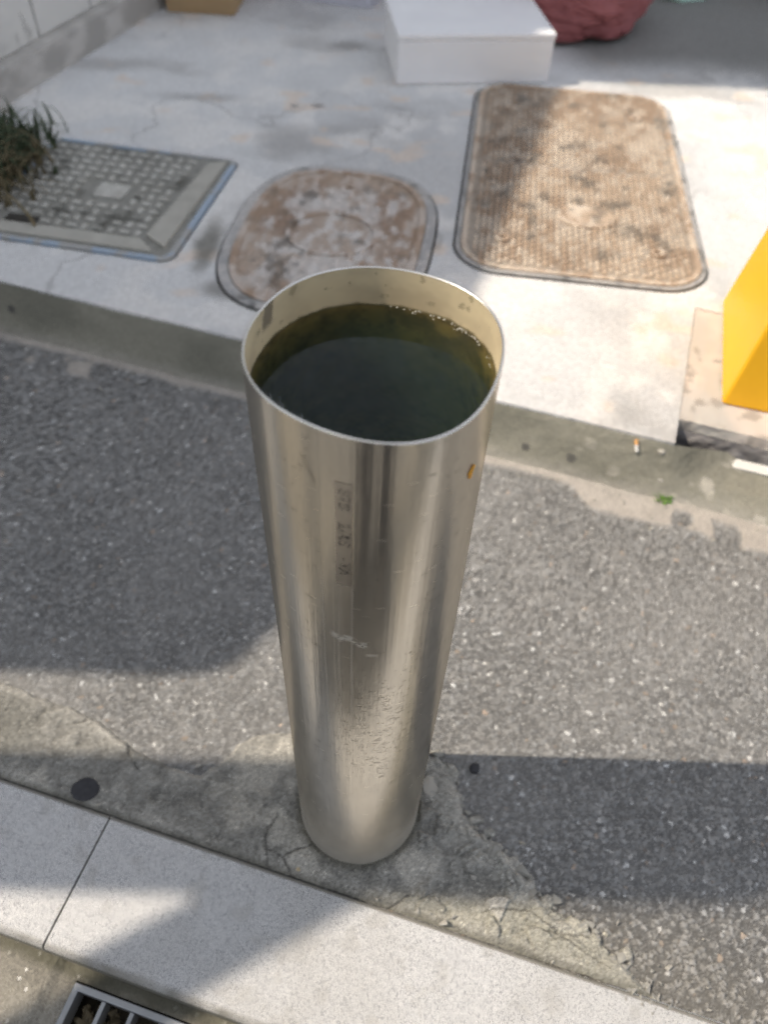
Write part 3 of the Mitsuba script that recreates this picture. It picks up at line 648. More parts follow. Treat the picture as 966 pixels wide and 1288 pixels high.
# faded ink printing down the tube, on a duller strip
def on_tube(s, z, off):
    a = s / R - np.pi / 2
    t = (z + 0.03) / (ztop(a) + 0.03)
    x, y, zz = shell(R + off, t, a)
    return np.stack([x, y, zz], -1)
def strip_refl(p, n, uv):
    return mix((0.60, 0.56, 0.50), (0.50, 0.465, 0.41), fbm(p.x * 200, p.y * 200, p.z * 200, 3))
mat('dull_strip', strip_refl, 0.24, metallic=0.95)
mat('faded_ink', (0.10, 0.085, 0.07), 0.6)
sv, sf = grid_mesh(np.linspace(-0.0205, -0.0092, 8), np.linspace(0.672, 0.778, 60), lambda s, z: tuple(on_tube(s + 0.0006 * (nz(s, z, 160, 2, 3) - 0.5), z, 0.00035).transpose(2, 0, 1)))
put('label_strip', (sv, sf), 'dull_strip', post, smooth=True, label='duller strip carrying the faded printing')
def letters(txt, z, hgt):
    m_ = meshkit.text_mesh(txt, hgt, 0.0002, bold=True)
    m_ = m_.subdivide_to_size(0.0009)
    v = m_.vertices
    q = on_tube(-0.0182 + v[:, 1], z - v[:, 0], 0.0005 + v[:, 2])
    m2 = trimesh.Trimesh(q, m_.faces, process=False)
    c = m2.triangles_center
    n_ = meshkit.fbm(c * 900, 2, 9)
    m2.update_faces(n_ > 0.55)
    return m2
put('printing', cat([letters('STS', 0.7735, 0.0075), letters('1/AS', 0.7415, 0.0078), letters('-YA', 0.7060, 0.0078)]), 'faded_ink', post, label='faded printed letters reading down the tube')

# rust specks: short dark dashes lying round the girth
r_ = np.random.default_rng(71)
SV, SF = [], []
def speck(s_, z_, ln, hw, tilt):
    o = len(SV)
    for k_ in np.linspace(-1, 1, 4):
        zc = z_ + tilt * k_ * ln + r_.normal(0, 0.00012); w_ = hw * (1 - 0.6 * abs(k_))
        for e in (-1, 1): SV.append(on_tube(np.array([s_ + k_ * ln]), np.array([zc + e * w_]), 0.00006)[0])
    for k_ in range(3): SF.extend([[o + 2 * k_, o + 2 * k_ + 2, o + 2 * k_ + 3], [o + 2 * k_, o + 2 * k_ + 3, o + 2 * k_ + 1]])
for _ in range(190):
    c_ = r_.random()
    if c_ < 0.55: s_, z_ = r_.normal(0.018, 0.020), r_.normal(0.425, 0.055)
    elif c_ < 0.82: z_ = r_.uniform(0.40, 0.79); s_ = 0.030 + 0.07 * (z_ - 0.4) + r_.normal(0, 0.006)
    elif c_ < 0.93: z_ = r_.uniform(0.45, 0.78); s_ = r_.normal(-0.040, 0.007)
    else: z_ = r_.uniform(0.3, 0.79); s_ = r_.uniform(-0.08, 0.09)
    if -0.022 < s_ < -0.008 and z_ > 0.66: continue
    speck(s_, z_, r_.uniform(0.0004, 0.0021), r_.uniform(0.00022, 0.00048), r_.normal(0.15, 0.35))
mat('rust_brown', (0.13, 0.105, 0.075), 0.7)
put('rust_specks', (np.array(SV), np.array(SF)), 'rust_brown', post, smooth=True, kind='stuff')
# rainwater: clear surface, murky body
def wcirc(a, s): return shell(R - WALL * 0.5, (0.793 + 0.03) / (ztop(a) + 0.03), a)
wz = 0.7931
ca = np.linspace(0, 2 * np.pi, 121)
def rad(a, z):
    w = sm(0.55, 1.0, (z + 0.03) / (ztop(a) + 0.03)); rr = (R - WALL * 0.55) * (1 + rdef(a) * w)
    return rr * np.cos(a) + (q_[11] - 0.0038) * w + 0.0046 * z, rr * np.sin(a) + (q_[12] + 0.0002) * w - 0.0002 * z
wa = ca[:-1]
zl = [wz, 0.77, 0.74, 0.70, 0.66, 0.62]
n = len(wa); rings = [np.c_[(*rad(wa, z_), [z_] * n)] if False else np.stack([*rad(wa, z_), np.full(n, z_)], 1) for z_ in zl]
v = np.vstack(rings + [[[0.004, 0, wz], [0.003, 0, zl[-1]]]]); c0_, c1_ = len(zl) * n, len(zl) * n + 1
f = []
for i in range(n):
    j = (i + 1) % n
    f += [[c0_, i, j], [c1_, (len(zl) - 1) * n + j, (len(zl) - 1) * n + i]]
    for r_ in range(len(zl) - 1):
        a_, b_ = r_ * n, (r_ + 1) * n
        f += [[a_ + i, b_ + i, b_ + j], [a_ + i, b_ + j, a_ + j]]
scene['water_surface'] = {'type': 'thindielectric', 'int_ior': 1.175}
w = put('rainwater', {**mikit.ply((v, np.array(f)), 'water_surface'), 'interior': {'type': 'homogeneous', 'albedo': {'type': 'rgb', 'value': [0.042, 0.072, 0.044]}, 'sigma_t': {'type': 'rgb', 'value': [0.76, 0.65, 1.0]}, 'scale': 34.0}}, None)
tag(w, 'still dark green rainwater filling the open steel post', 'water')
# bubbles along the waterline and a wisp of scum
mat('bubble', (0.42, 0.41, 0.36), 0.10, specular=0.8)
bub = []
for a in np.concatenate([rng.normal(0.72, 0.14, 26), rng.normal(1.15, 0.1, 8), rng.uniform(-0.1, 1.5, 26)]):
    x, y = rad(np.array([a]), wz); rr = rng.uniform(0.00025, 0.0008); s_ = 1 - (0.0022 + rng.exponential(0.0012)) / 0.08
    b = trimesh.creation.icosphere(1, rr); b.apply_translation((x[0] * s_, y[0] * s_, wz + rr * 0.2)); bub.append(b)
tag(put('water_bubbles', cat(bub), 'bubble', smooth=True, kind='stuff'), 'tiny bubbles along the waterline inside the steel post', 'bubbles')
mat('scum', (0.42, 0.45, 0.44), 0.5)
sc = []
for cx0, cy0, n_ in ((-0.0585, -0.030, 26), (-0.0545, -0.0365, 30), (-0.047, -0.041, 50), (-0.064, -0.024, 12)):
    for _ in range(n_):
        rr = rng.uniform(0.00015, 0.00042); b = trimesh.creation.icosphere(1, rr)
        b.apply_translation((cx0 + rng.normal(0, 0.0035), cy0 + rng.normal(0, 0.0016), wz + 0.1 * rr)); sc.append(b)
tag(put('foam_wisp', cat(sc), 'scum', smooth=True, kind='stuff'), 'small wisp of pale scum floating at the left of the water', 'foam')

# ------------------------------------------------------------------ yard things
mat('styrofoam', lambda p, n, uv: mix((0.80, 0.80, 0.80), (0.74, 0.74, 0.75), fbm(p.x * 12, p.y * 12, p.z * 12, 3)), 0.55, specular=0.4)
b0 = np.array([-0.018, 2.262]); bd = np.array([0.494, 0.076]); ba = math.atan2(bd[1], bd[0])
MB = rotz(ba)
bxk = thing('white_box', 'closed white foam box on the yard in front of the red bag', 'box')
put('body', moved(rbox(0, 0.50, 0, 0.345, 0, 0.128, 0.006), MB, (*b0, YARD + 0.001)), 'styrofoam', bxk, smooth=30)
put('lid', moved(rbox(-0.003, 0.503, -0.003, 0.348, 0.1282, 0.147, 0.006), MB, (*b0, YARD + 0.001)), 'styrofoam', bxk, smooth=30)
# maroon bag
mat('maroon_cloth', lambda p, n, uv: mix((0.32, 0.105, 0.105), (0.22, 0.07, 0.075), fbm(p.x * 9, p.y * 9, p.z * 9, 3)), 0.6, bump=lambda p, n, uv: dr.abs(fbm(p.x * 9 + 2 * noise(p.z * 7, p.x * 5), p.y * 9, p.z * 14, 4) - 0.5), scale=0.09, eps=3e-3)
def lump(c, r, seed, sub=5, amp=0.25):
    s = trimesh.creation.icosphere(sub, 1.0); v = s.vertices
    d = 1 + amp * (meshkit.fbm(v * 1.7 + seed, 4, seed) - 0.5) * 2
    v = v * d[:, None] * np.array(r)
    v[:, 2] = np.where(v[:, 2] < -0.6 * r[2], -0.6 * r[2] + 0.1 * (v[:, 2] + 0.6 * r[2]), v[:, 2])
    return trimesh.Trimesh(v + np.array(c), s.faces, process=False)
bag = thing('red_bag', 'big slumped maroon red bag lying behind the white box', 'bag')
put('body', lump((0.56, 2.95, YARD + 0.20), (0.34, 0.30, 0.30), 4), 'maroon_cloth', bag, smooth=True)
put('knot', lump((0.50, 3.05, YARD + 0.45), (0.07, 0.07, 0.07), 9, 4, 0.5), 'maroon_cloth', bag, smooth=True)
mat('cardboard', lambda p, n, uv: mix((0.40, 0.28, 0.155), (0.33, 0.225, 0.12), fbm(p.x * 12, p.y * 12, p.z * 30, 3)), 0.8)
c0 = np.array([-0.875, 2.812]); ca_ = math.radians(-2)
ct = thing('carton', 'brown cardboard carton at the foot of the white wall', 'carton')
put('body', moved(rbox(0, 0.25, 0, 0.30, 0, 0.26, 0.003), rotz(ca_), (*c0, YARD + 0.001)), 'cardboard', ct, smooth=30)
put('flap', moved(rbox(0, 0.25, 0.0, 0.147, 0.2605, 0.2645, 0.0015), rotz(ca_), (*c0, YARD + 0.001)), 'cardboard', ct, smooth=30)
put('flap', moved(rbox(0, 0.25, 0.151, 0.30, 0.2605, 0.2645, 0.0015), rotz(ca_), (*c0, YARD + 0.001)), 'cardboard', ct, smooth=30)
mat('pale_plastic', (0.55, 0.55, 0.60), 0.45)
tb = thing('pale_tub', 'pale grey plastic tub behind the white box, left of it', 'tub')
tp_ = rrect((-0.30, 3.17), 0.44, 0.36, math.radians(-12), 0.05)
put('body', extr(tp_, 0.24, YARD + 0.001), 'pale_plastic', tb, smooth=30)
put('rim', extr(tp_.buffer(0.014), 0.022, YARD + 0.236), 'pale_plastic', tb, smooth=30)
mat('mint_plastic', (0.42, 0.62, 0.52), 0.4)
mb = thing('mint_bag', 'small mint green plastic bag on the ground right of the red bag', 'bag')
put('body', lump((1.10, 3.33, YARD + 0.045), (0.13, 0.11, 0.08), 14, 4, 0.5), 'mint_plastic', mb, smooth=True)
put('knot', lump((1.10, 3.36, YARD + 0.13), (0.03, 0.03, 0.035), 17, 3, 0.5), 'mint_plastic', mb, smooth=True)
mat('brown_wood', lambda p, n, uv: mix((0.16, 0.10, 0.07), (0.10, 0.065, 0.045), fbm(p.x * 4, p.y * 60, p.z * 60, 3)), 0.7)
cr = thing('wooden_crate', 'brown wooden crate in the shade at the far right of the yard', 'crate')
for i in range(4): put('slat', moved(rbox(0, 0.5, -0.012, 0.0, 0.01 + i * 0.085, 0.085 + i * 0.085, 0.003), rotz(-0.05), (1.36, 3.38, YARD)), 'brown_wood', cr, smooth=30)
for x in (0.0, 0.46): put('post', moved(rbox(x, x + 0.04, 0.0005, 0.04, 0.0, 0.36, 0.003), rotz(-0.05), (1.36, 3.38, YARD)), 'brown_wood', cr, smooth=30)
# tapered yellow bin
mat('yellow_plastic', lambda p, n, uv: mix((0.80, 0.43, 0.009), (0.75, 0.385, 0.008), fbm(p.x * 7, p.y * 7, p.z * 7, 3)), 0.42, specular=0.45)
yb = thing('yellow_bin', 'bright yellow tapered bin standing on the concrete pad at the right', 'bin')
def frustum(w, d, h, lean, c, z):
    import manifold3d as m3
    r = 0.008; s = m3.Manifold.sphere(r, 24); P_ = []
    for (zz_, k_) in ((r, 0.0), (h - r, lean)):
        for x in (r + k_, w - r - k_):
            for y in (r + k_, d - r - k_): P_.append(s.translate((x, y, zz_)))
    m = m3.Manifold.batch_hull(P_).to_mesh()
    return moved(trimesh.Trimesh(m.vert_properties[:, :3], m.tri_verts, process=False), rotz(math.radians(-14)), (c[0], c[1], z))
put('body', frustum(0.42, 0.365, 0.72, 0.072, (0.676, 0.797), YARD - 0.002), 'yellow_plastic', yb, smooth=30)
put('lid', frustum(0.30, 0.245, 0.06, 0.02, (0.751, 0.852), YARD + 0.713), 'yellow_plastic', yb, smooth=30)
# shrub: dry and green blades in a clump at the wall
mat('dry_blade', lambda p, n, uv: mix((0.16, 0.125, 0.07), (0.10, 0.085, 0.045), noise(p.x * 60, p.y * 60, p.z * 60)), 0.7)
mat('green_blade', lambda p, n, uv: mix((0.030, 0.052, 0.024), (0.055, 0.070, 0.034), noise(p.x * 60, p.y * 60, p.z * 60)), 0.6)
def blades(c, n, spread, hgt, out, seed, w=0.006):
    r = np.random.default_rng(seed); V_, F_ = [], []
    for _ in range(n):
        a = r.uniform(0, 2 * np.pi); b = np.array([c[0], c[1], c[2]]) + np.array([r.normal(0, spread), r.normal(0, spread), 0])
        hh = hgt * r.uniform(0.5, 1.1); o = out * r.uniform(0.2, 1.2); d = np.array([math.cos(a), math.sin(a), 0]); pw = np.array([-d[1], d[0], 0]) * w * r.uniform(0.6, 1.3)
        o0 = len(V_)
        for t in np.linspace(0, 1, 5):
            q = b + d * o * t ** 1.6 + np.array([0, 0, hh * (t - 0.45 * t ** 3)]); V_ += [q - pw * (1 - t * 0.9), q + pw * (1 - t * 0.9)]
        for t in range(4):
            F_ += [[o0 + 2 * t, o0 + 2 * t + 1, o0 + 2 * t + 3], [o0 + 2 * t, o0 + 2 * t + 3, o0 + 2 * t + 2]]
    return trimesh.Trimesh(V_, F_, process=False)
sh = thing('grass_clump', 'shaggy clump of dark green and dry brown blades beside the chequer cover', 'plant')
put('dry_leaves', blades((-1.13, 1.50, YARD), 800, 0.08, 0.13, 0.11, 31, 0.005), 'dry_blade', sh, kind='stuff')
put('green_leaves', blades((-1.11, 1.63, YARD), 900, 0.07, 0.14, 0.105, 32, 0.006), 'green_blade', sh, kind='stuff')
# white panel wall on a concrete plinth
def wallp(p, n, uv):
    a = fbm(p.x * 4, p.y * 4, p.z * 8, 4); b = fbm(p.x * 22, p.y * 22, p.z * 9, 4)
    col = mix((0.62, 0.61, 0.58), (0.44, 0.435, 0.41), smoothstep(0.42, 0.66, a))
    return mix(col, (0.26, 0.25, 0.23), smoothstep(0.58, 0.75, b) * 0.6)
mat('wall_white', wallp, 0.8)
mat('plinth_mat', lambda p, n, uv: mix((0.50, 0.48, 0.45), (0.36, 0.345, 0.32), smoothstep(0.35, 0.65, fbm(p.x * 9, p.y * 9, p.z * 14, 4))), 0.85, bump=bp, scale=0.003)
wd = np.array([0.288, 0.958]); wd /= np.linalg.norm(wd); wn = np.array([-wd[1], wd[0]])
MW_ = np.array([[wd[0], wn[0], 0], [wd[1], wn[1], 0], [0, 0, 1.0]]); w0 = np.array([-1.16, 1.994, YARD])
wl = thing('panel_wall', 'low white concrete panel wall on a grey plinth at the upper left', 'wall')
put('plinth', moved(rbox(-0.35, 2.0, 0, 0.16, -0.01, 0.095, 0.012), MW_, w0), 'plinth_mat', wl, smooth=30)
xw = -0.32
for i in range(8):
    put('panel', moved(rbox(xw, xw + 0.275, 0.035, 0.115, 0.0958, 0.46, 0.005), MW_, w0), 'wall_white', wl, smooth=30)
    xw += 0.283
put('backing', moved(box(-0.32, 1.96, 0.05, 0.105, 0.0958, 0.455), MW_, w0), 'plinth_mat', wl)
put('coping', moved(rbox(-0.35, 2.0, 0.012, 0.14, 0.461, 0.52, 0.008), MW_, w0), 'wall_white', wl, smooth=30)

# ------------------------------------------------------------------ small things on the path
mat('black_gum', lambda p, n, uv: mix((0.022, 0.022, 0.026), (0.045, 0.045, 0.05), fbm(p.x * 200, p.y * 200, 1.0, 3)), 0.6, bump=bp, scale=0.002)
def blob(c, r, hgt, seed, sx=1.0, ang=0.0, amp=0.3):
    s = trimesh.creation.icosphere(4, 1.0); v = s.vertices.copy()
    rr = 1 + amp * (meshkit.fbm(np.c_[v[:, :2] * 1.5, 0 * v[:, 2]] + seed, 3, seed) - 0.5) * 2
    v[:, :2] *= rr[:, None] * r; v[:, 0] *= sx; v[:, 2] = np.sign(v[:, 2]) * np.abs(v[:, 2]) ** 0.6 * hgt
    return moved(trimesh.Trimesh(v, s.faces, process=False), rotz(ang), c)
tag(put('gum_spot', blob((-0.392, 0.002, 0.0085), 0.0172, 0.0025, 2, 1.12, 0.0, 0.1), 'black_gum', smooth=True), 'flat black gum spot on the concrete beside the granite kerb joint', 'gum')
tag(put('tar_blob', blob((0.168, 0.0645, 0.002), 0.0075, 0.004, 5), 'black_gum', smooth=True), 'small black tar blob at the edge of the shade right of the post', 'tar blob')
mat('chip_stone', lambda p, n, uv: mix((0.40, 0.38, 0.34), (0.30, 0.285, 0.25), fbm(p.x * 80, p.y * 80, p.z * 80, 3)), 0.85, bump=bp, scale=0.002)
mat('chip_tan', (0.42, 0.34, 0.22), 0.85)
def chip(c, r, seed, flat=0.45, m='chip_stone', label=''):
    rr = np.random.default_rng(seed); P_ = rr.normal(0, 1, (14, 3)); P_ /= np.linalg.norm(P_, axis=1, keepdims=True); P_ *= r; P_[:, 2] *= flat; P_[:, 0] *= 1.25
    hh = trimesh.convex.convex_hull(P_)
    return tag(put('stone_chip', moved(hh, rotz(rr.uniform(0, 6)), c), m), label, 'stone chip')
chip((0.100, 0.030, 0.016), 0.0125, 1, 0.35, label='flat pale stone chip against the right side of the steel post')
chip((-0.107, -0.035, 0.014), 0.0065, 2, 0.5, label='small upright grey chip left of the steel post foot')
chip((-0.077, -0.087, 0.008), 0.0050, 3, 0.5, 'chip_tan', label='tiny tan chip near the granite kerb below the post')
chip((0.118, -0.022, 0.010), 0.0055, 4, label='small pale chip right of the post, on the concrete patch')
chip((0.150, -0.028, 0.008), 0.0065, 5, label='pale chip at the broken right edge of the concrete patch')
mat('leaf_orange', (0.62, 0.30, 0.03), 0.6)
a_ = 0.0  # leaf scrap stuck on the tube
S0, Z0 = 0.0752, 0.762
lv = []
uu_, vv_ = np.meshgrid(np.linspace(-1, 1, 9), np.linspace(-1, 1, 9), indexing='ij')
wdt = 0.0042 * np.sqrt(np.clip(1 - np.abs(vv_) ** 1.5, 0, 1)) * (1 + 0.3 * np.sin(vv_ * 5)); hh_ = 0.0052
qs = on_tube((S0 + uu_ * wdt + vv_ * 0.0012).ravel(), (Z0 + vv_ * hh_).ravel(), 0.0006 + 0.0008 * (1 - np.abs(uu_.ravel())))
i, j = np.meshgrid(np.arange(8), np.arange(8), indexing='ij'); qf = np.stack([i * 9 + j, (i + 1) * 9 + j, (i + 1) * 9 + j + 1, i * 9 + j + 1], -1).reshape(-1, 4)
tag(put('leaf_scrap', (qs, qf), 'leaf_orange', smooth=True), 'tiny orange scrap of leaf stuck to the right of the steel tube', 'leaf')
# crumbled mortar along the broken right edge of the patch
cb = []
r_ = np.random.default_rng(52)
edge_r = LineString(patch_xy['up'][12:27])
for _ in range(300):
    q = edge_r.interpolate(r_.uniform(0, 1), normalized=True); x_, y_ = q.x + r_.normal(-0.006, 0.009), q.y + r_.normal(-0.004, 0.009)
    if math.hypot(x_, y_) < 0.088: continue
    rr_ = 0.0011 + r_.exponential(0.0009); hh = trimesh.convex.convex_hull(r_.normal(0, 1, (12, 3)) * [rr_, rr_, rr_ * 0.6]); cb.append(moved(hh, rotz(r_.uniform(0, 6)), (x_, y_, 0.003)))
mat('mortar_crumb', lambda p, n, uv: mix((0.33, 0.32, 0.29), (0.22, 0.212, 0.19), fbm(p.x * 90, p.y * 90, p.z * 90, 3)), 0.9, bump=bp, scale=0.003)
tag(put('mortar_crumbs', cat(cb), 'mortar_crumb', kind='stuff'), 'crumbled grey mortar along the broken edge of the concrete patch', 'rubble')
# weed, cigarette end and litter at the far kerb
mat('weed_leaf', (0.10, 0.20, 0.03), 0.6)
tag(put('kerb_weed', blades((0.556, 0.622, 0.0), 26, 0.008, 0.022, 0.016, 41, 0.0035), 'weed_leaf', kind='thing'), 'small green weed growing at the foot of the far kerb', 'weed')
mat('paper_white', (0.66, 0.64, 0.60), 0.7); mat('filter_orange', (0.66, 0.36, 0.14), 0.7)
cg = thing('cigarette_end', 'cigarette end with an orange filter lying on the far kerb', 'cigarette end')
kc = np.array([*kl2xy(0.283, 0.7925), 0.084]); kd = np.array([0.15, -0.75, -0.85]); kd /= np.linalg.norm(kd)
put('paper', tube([kc, kc + kd * 0.013], 0.0036, 10), 'paper_white', cg, smooth=50)
put('filter', tube([kc - kd * 0.0100, kc - kd * 0.0002], 0.0037, 10), 'filter_orange', cg, smooth=50)
tp2 = moved(rbox(0, 0.075, 0, 0.028, 0, 0.004, 0.0012), rotz(math.radians(-16)), (*kl2xy(0.475, 0.845)[:2], 0.038))
tag(put('white_tape', tp2, 'paper_white', smooth=30), 'white strip of litter lying below the dark edge of the pad', 'litter')
for i_, (k_, l_, r_, lb) in enumerate(((0.345, 0.772, 0.009, 'rounded cream pebble on the far kerb near its corner'), (0.332, 0.797, 0.010, 'pale flat pebble at the corner of the yard slab'))):
    z_ = 0.032 if i_ == 0 else 0.080
    tag(put('kerb_pebble', blob((*kl2xy(k_, l_), z_), r_ * 0.8, r_ * 0.45, 60 + i_), 'chip_stone', smooth=True), lb, 'pebble')
gv = []
r_ = np.random.default_rng(12)
for _ in range(170):
    if r_.random() < 0.55: u_, v_ = r_.uniform(-0.62, 0.5), V0 + abs(r_.normal(0, 0.05)) + 0.004
    else: k_ = r_.uniform(-0.9, 0.8); u_, v_ = xy2uv(*kl2xy(k_, 0.735 - abs(r_.normal(0, 0.03))))
    x_, y_ = uv2xy(u_, v_)
    if math.hypot(x_, y_) < 0.09: continue
    P_ = r_.normal(0, 1, (9, 3)); P_ *= r_.uniform(0.001, 0.0032); hh = trimesh.convex.convex_hull(P_); gv.append(moved(hh, None, (x_, y_, 0.0035 if math.hypot(x_, y_) > 0.2 else 0.008)))
tag(put('loose_grit', cat(gv), 'chip_stone', kind='stuff'), 'loose grit and tiny stone crumbs along the kerbs', 'grit')

# ------------------------------------------------------------------ unseen casters outside the frame, added to throw the shade
t_ = math.tan(EL)
X0 = -2.25
def shade_pt(xs, y): return (y - 0.025 * (xs - X0), (xs - X0) * t_)
Y0 = 0.19 - 0.025 * (-0.3 - X0)
gable = [(Y0, -0.05), shade_pt(-0.31, 0.19), shade_pt(-0.245, 0.198), shade_pt(-0.205, 0.222), shade_pt(-0.165, 0.27), shade_pt(-0.10, 0.36), shade_pt(0.0, 0.47)]  # lean-to outline traced back from the wanted shade edge along the sun
gable += [shade_pt(0.15, 0.66), shade_pt(0.36, 1.408), shade_pt(0.47, 1.799), shade_pt(0.625, 2.366), (2.366 - 0.025 * (0.625 - X0), -0.05)]
def house_wall(p, n, uv):
    return mix((0.56, 0.53, 0.47), (0.44, 0.41, 0.36), fbm(p.x * 2, p.y * 2, p.z * 3, 4))
mat('render_wall', house_wall, 0.85)
mat('roof_metal', (0.22, 0.24, 0.27), 0.5)
def extr_x(pts, x0, x1):
    m = trimesh.creation.extrude_polygon(Polygon(pts), x1 - x0, engine='earcut'); v = m.vertices
    return trimesh.Trimesh(np.c_[v[:, 2] + x0, v[:, 0], v[:, 1]], m.faces, process=False)
hs = thing('shade_annex', 'unseen cream lean-to left of the path, sloping top shaped to cast the shade', 'building')
put('wall', extr_x(gable, X0 - 2.6, X0), 'render_wall', hs)
hb = thing('house', 'tall cream rendered house behind the lean-to, unseen and added to cast shade', 'building')
put('wall', box(-7.5, X0 - 0.02, 2.295, 9.0, -0.05, 6.2), 'render_wall', hb)  # unseen block added to shade the back of the yard
put('roof', box(-7.7, X0 + 0.05, 2.26, 9.2, 6.203, 6.35), 'roof_metal', hb)
mat('pole_concrete', lambda p, n, uv: mix((0.42, 0.41, 0.39), (0.32, 0.31, 0.30), fbm(p.x * 9, p.y * 9, p.z * 6, 3)), 0.85)
PX, PY = -2.05, -0.08
pl = thing('shade_pole', 'unseen short grey concrete pole left of the post, added to cast shade', 'pole')
put('shaft', tube([(PX, PY, -0.05), (PX, PY, 3.42)], 0.095, 24), 'pole_concrete', pl, smooth=40)  # added pole, height set by where its shade should end
put('shade_brace', tube([(PX, -0.104, 2.78), (PX, -1.26, -0.05)], 0.052, 16), 'pole_concrete', pl, smooth=40)  # added slanting member, placed so its shade falls on the granite
# street wall across the yard
fb = thing('back_building', 'grey rendered building closing the far side of the yard', 'building')
put('wall', box(-2.2, 9.0, 7.2, 9.0, -0.05, 3.4), 'render_wall', fb)

# ------------------------------------------------------------------ the photographer, mirrored in the tube
import manifold3d as m3
def limb_body(chains, extra=(), edge=0.012, it=8):
    parts = []
    for pts, rad_ in chains:
        for (a, ra), (b, rb) in zip(zip(pts[:-1], rad_[:-1]), zip(pts[1:], rad_[1:])):
            parts.append(m3.Manifold.batch_hull([m3.Manifold.sphere(ra, 24).translate(tuple(map(float, a))), m3.Manifold.sphere(rb, 24).translate(tuple(map(float, b)))]))
    m = m3.Manifold.batch_boolean(parts + list(extra), m3.OpType.Add).refine_to_length(edge).to_mesh()
    t = trimesh.Trimesh(m.vert_properties[:, :3], m.tri_verts, process=True)
    trimesh.smoothing.filter_taubin(t, iterations=it)
    return t
def ell(c, r): return m3.Manifold.sphere(1.0, 32).scale(tuple(r)).translate(tuple(map(float, c)))
G = GUT
px0, py0 = -0.045, -0.645
mat('skin', (0.50, 0.33, 0.245), 0.5); mat('hair_dark', (0.02, 0.017, 0.015), 0.5); mat('dark_jacket', lambda p, n, uv: mix((0.045, 0.047, 0.055), (0.06, 0.062, 0.07), fbm(p.x * 30, p.y * 30, p.z * 30, 3)), 0.8)
mat('dark_trousers', lambda p, n, uv: mix((0.035, 0.036, 0.042), (0.05, 0.05, 0.058), fbm(p.x * 30, p.y * 30, p.z * 30, 3)), 0.8); mat('shoe_leather', (0.03, 0.028, 0.026), 0.45); mat('phone_black', (0.02, 0.02, 0.022), 0.25)
pc0 = np.array([px0, py0, G + 0.001]); hip = {s: pc0 + [0.09 * s, 0, 0.90] for s in (-1, 1)}; sho = {s: pc0 + [0.185 * s, 0.0, 1.40] for s in (-1, 1)}
kne = {s: pc0 + [0.105 * s, 0.035, 0.49] for s in (-1, 1)}; ank = {s: pc0 + [0.115 * s, -0.005, 0.085] for s in (-1, 1)}
ph = EYE - FWD * 0.016
right_ = np.array([0.9987, 0.039, 0.0329])
up_ = np.array([-0.051, 0.7637, 0.6435])
wri = {s: EYE + right_ * (0.062 * s) - FWD * 0.075 - up_ * 0.10 for s in (-1, 1)}
elb = {s: np.array([px0 + 0.25 * s, py0 + 0.02, G + 1.08]) for s in (-1, 1)}
head = pc0 + [0, 0.09, 1.60]
ch = [([pc0 + [0, 0.01, 1.40], pc0 + [0, 0.05, 1.50]], [0.058, 0.055])]
for s in (-1, 1):
    ch.append(([sho[s], elb[s], wri[s]], [0.05, 0.040, 0.026]))
    ch.append(([hip[s], kne[s], ank[s]], [0.085, 0.055, 0.038]))
    palm = wri[s] + up_ * 0.055 + FWD * 0.035 - right_ * 0.006 * s
    ch.append(([wri[s], palm], [0.024, 0.021]))
    for i, (dz, ln) in enumerate(((0.028, 0.036), (0.010, 0.040), (-0.008, 0.037), (-0.024, 0.030))):
        k0 = palm + up_ * dz + right_ * 0.010 * s; k1 = k0 + FWD * 0.022 - right_ * 0.004 * s; k2 = ph - FWD * 0.002 + up_ * (dz - 0.03) + right_ * 0.041 * s
        ch.append(([k0, k1, k2], [0.0095, 0.0085, 0.007]))
    ch.append(([palm + up_ * 0.02, palm + up_ * 0.045 - right_ * 0.015 * s, palm + up_ * 0.06 - right_ * 0.035 * s - FWD * 0.004], [0.0115, 0.010, 0.008]))
hx = [ell(head + [0, 0, 0.02], (0.075, 0.093, 0.105)), ell(head + [0, 0.035, -0.055], (0.054, 0.055, 0.062)), ell(head + [0, 0.098, -0.012], (0.012, 0.018, 0.022)), ell(head + [0, 0.082, -0.058], (0.024, 0.014, 0.011)),
      ell(pc0 + [0, 0, 1.2], (0.15, 0.095, 0.22)), ell(pc0 + [0, 0, 0.95], (0.15, 0.10, 0.13))]
for s in (-1, 1): hx.append(ell(head + [0.076 * s, -0.005, -0.01], (0.011, 0.022, 0.032)))
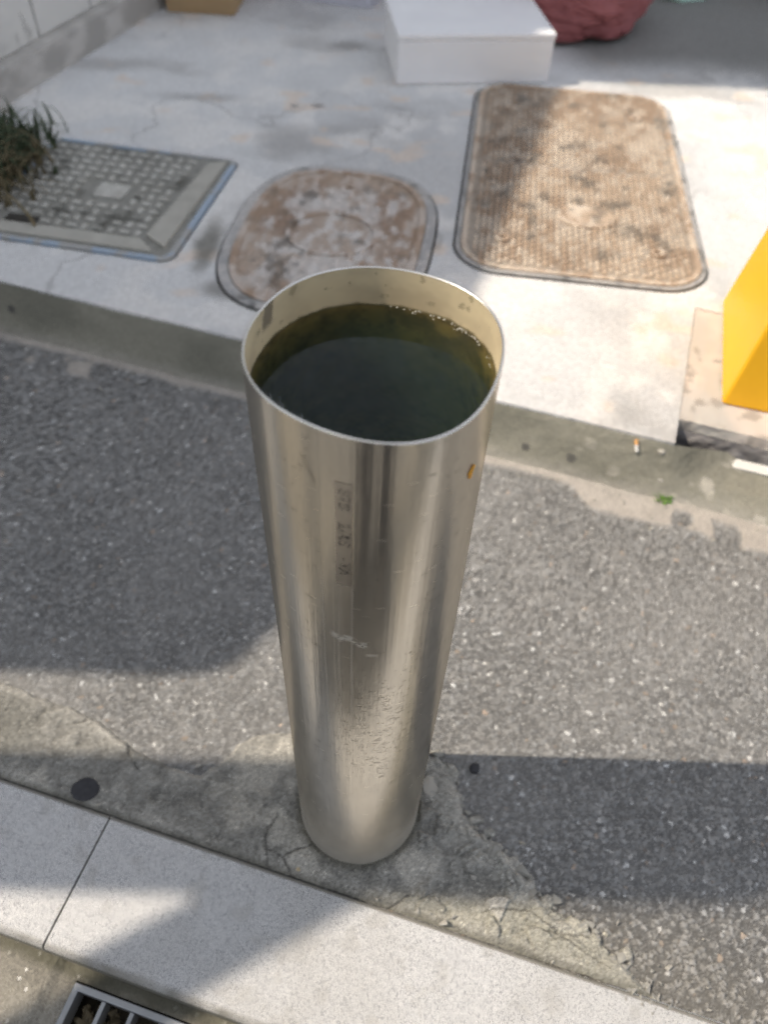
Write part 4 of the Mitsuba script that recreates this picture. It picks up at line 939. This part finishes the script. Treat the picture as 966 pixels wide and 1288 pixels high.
for s in (-1, 1): hx.append(m3.Manifold.batch_hull([m3.Manifold.sphere(0.035, 20).translate(tuple(ank[s] + np.array([0, -0.02, -0.04]))), m3.Manifold.sphere(0.028, 20).translate(tuple(ank[s] + np.array([0.01 * s, 0.15, -0.05])))]))
pr_ = thing('person', 'person in dark jacket and trousers, holding up a phone, mirrored in the steel post', 'person')
put('body', limb_body(ch, hx, 0.008, 6), 'skin', pr_, smooth=True)
jk = [([sho[s], elb[s], wri[s] * 0.9 + elb[s] * 0.1], [0.066, 0.055, 0.040]) for s in (-1, 1)] + [([sho[-1], sho[1]], [0.072, 0.072])]
put('jacket', limb_body(jk, [ell(pc0 + [0, 0, 1.18], (0.185, 0.125, 0.27)), ell(pc0 + [0, 0, 0.94], (0.18, 0.13, 0.15)), ell(pc0 + [0, 0.015, 1.42], (0.085, 0.085, 0.055))]), 'dark_jacket', pr_, smooth=True)
tr = [([hip[s], kne[s], ank[s] + [0, 0, 0.0]], [0.105, 0.078, 0.066]) for s in (-1, 1)]
put('trousers', limb_body(tr, [ell(pc0 + [0, 0, 0.90], (0.172, 0.122, 0.12))]), 'dark_trousers', pr_, smooth=True)
for s in (-1, 1):
    a0 = ank[s]; sole = [m3.Manifold.sphere(0.046, 24).translate(tuple(a0 + np.array([0, -0.03, -0.038]))), m3.Manifold.sphere(0.040, 24).translate(tuple(a0 + np.array([0.012 * s, 0.165, -0.044]))), m3.Manifold.sphere(0.05, 24).translate(tuple(a0 + np.array([0, 0.01, 0.0])))]
    put('shoe', limb_body([], [m3.Manifold.batch_hull(sole)], 0.01, 4), 'shoe_leather', pr_, smooth=True)
put('hair', limb_body([], [ell(head + [0, -0.016, 0.045], (0.083, 0.096, 0.096)), ell(head + [0, -0.05, -0.01], (0.076, 0.055, 0.085))]), 'hair_dark', pr_, smooth=True)
for s in (-1, 1): put('eye', moved(trimesh.creation.icosphere(2, 0.0115), None, head + np.array([0.031 * s, 0.083, 0.004])), 'hair_dark', pr_, smooth=True)
pm = rbox(-0.037, 0.037, -0.078, 0.078, -0.004, 0.004, 0.0035)
PB = np.stack([right_, up_, -FWD], 1)
phn = tag(put('phone', moved(pm, PB, ph), 'phone_black', smooth=30), 'thin black phone held up in both hands by the person', 'phone')
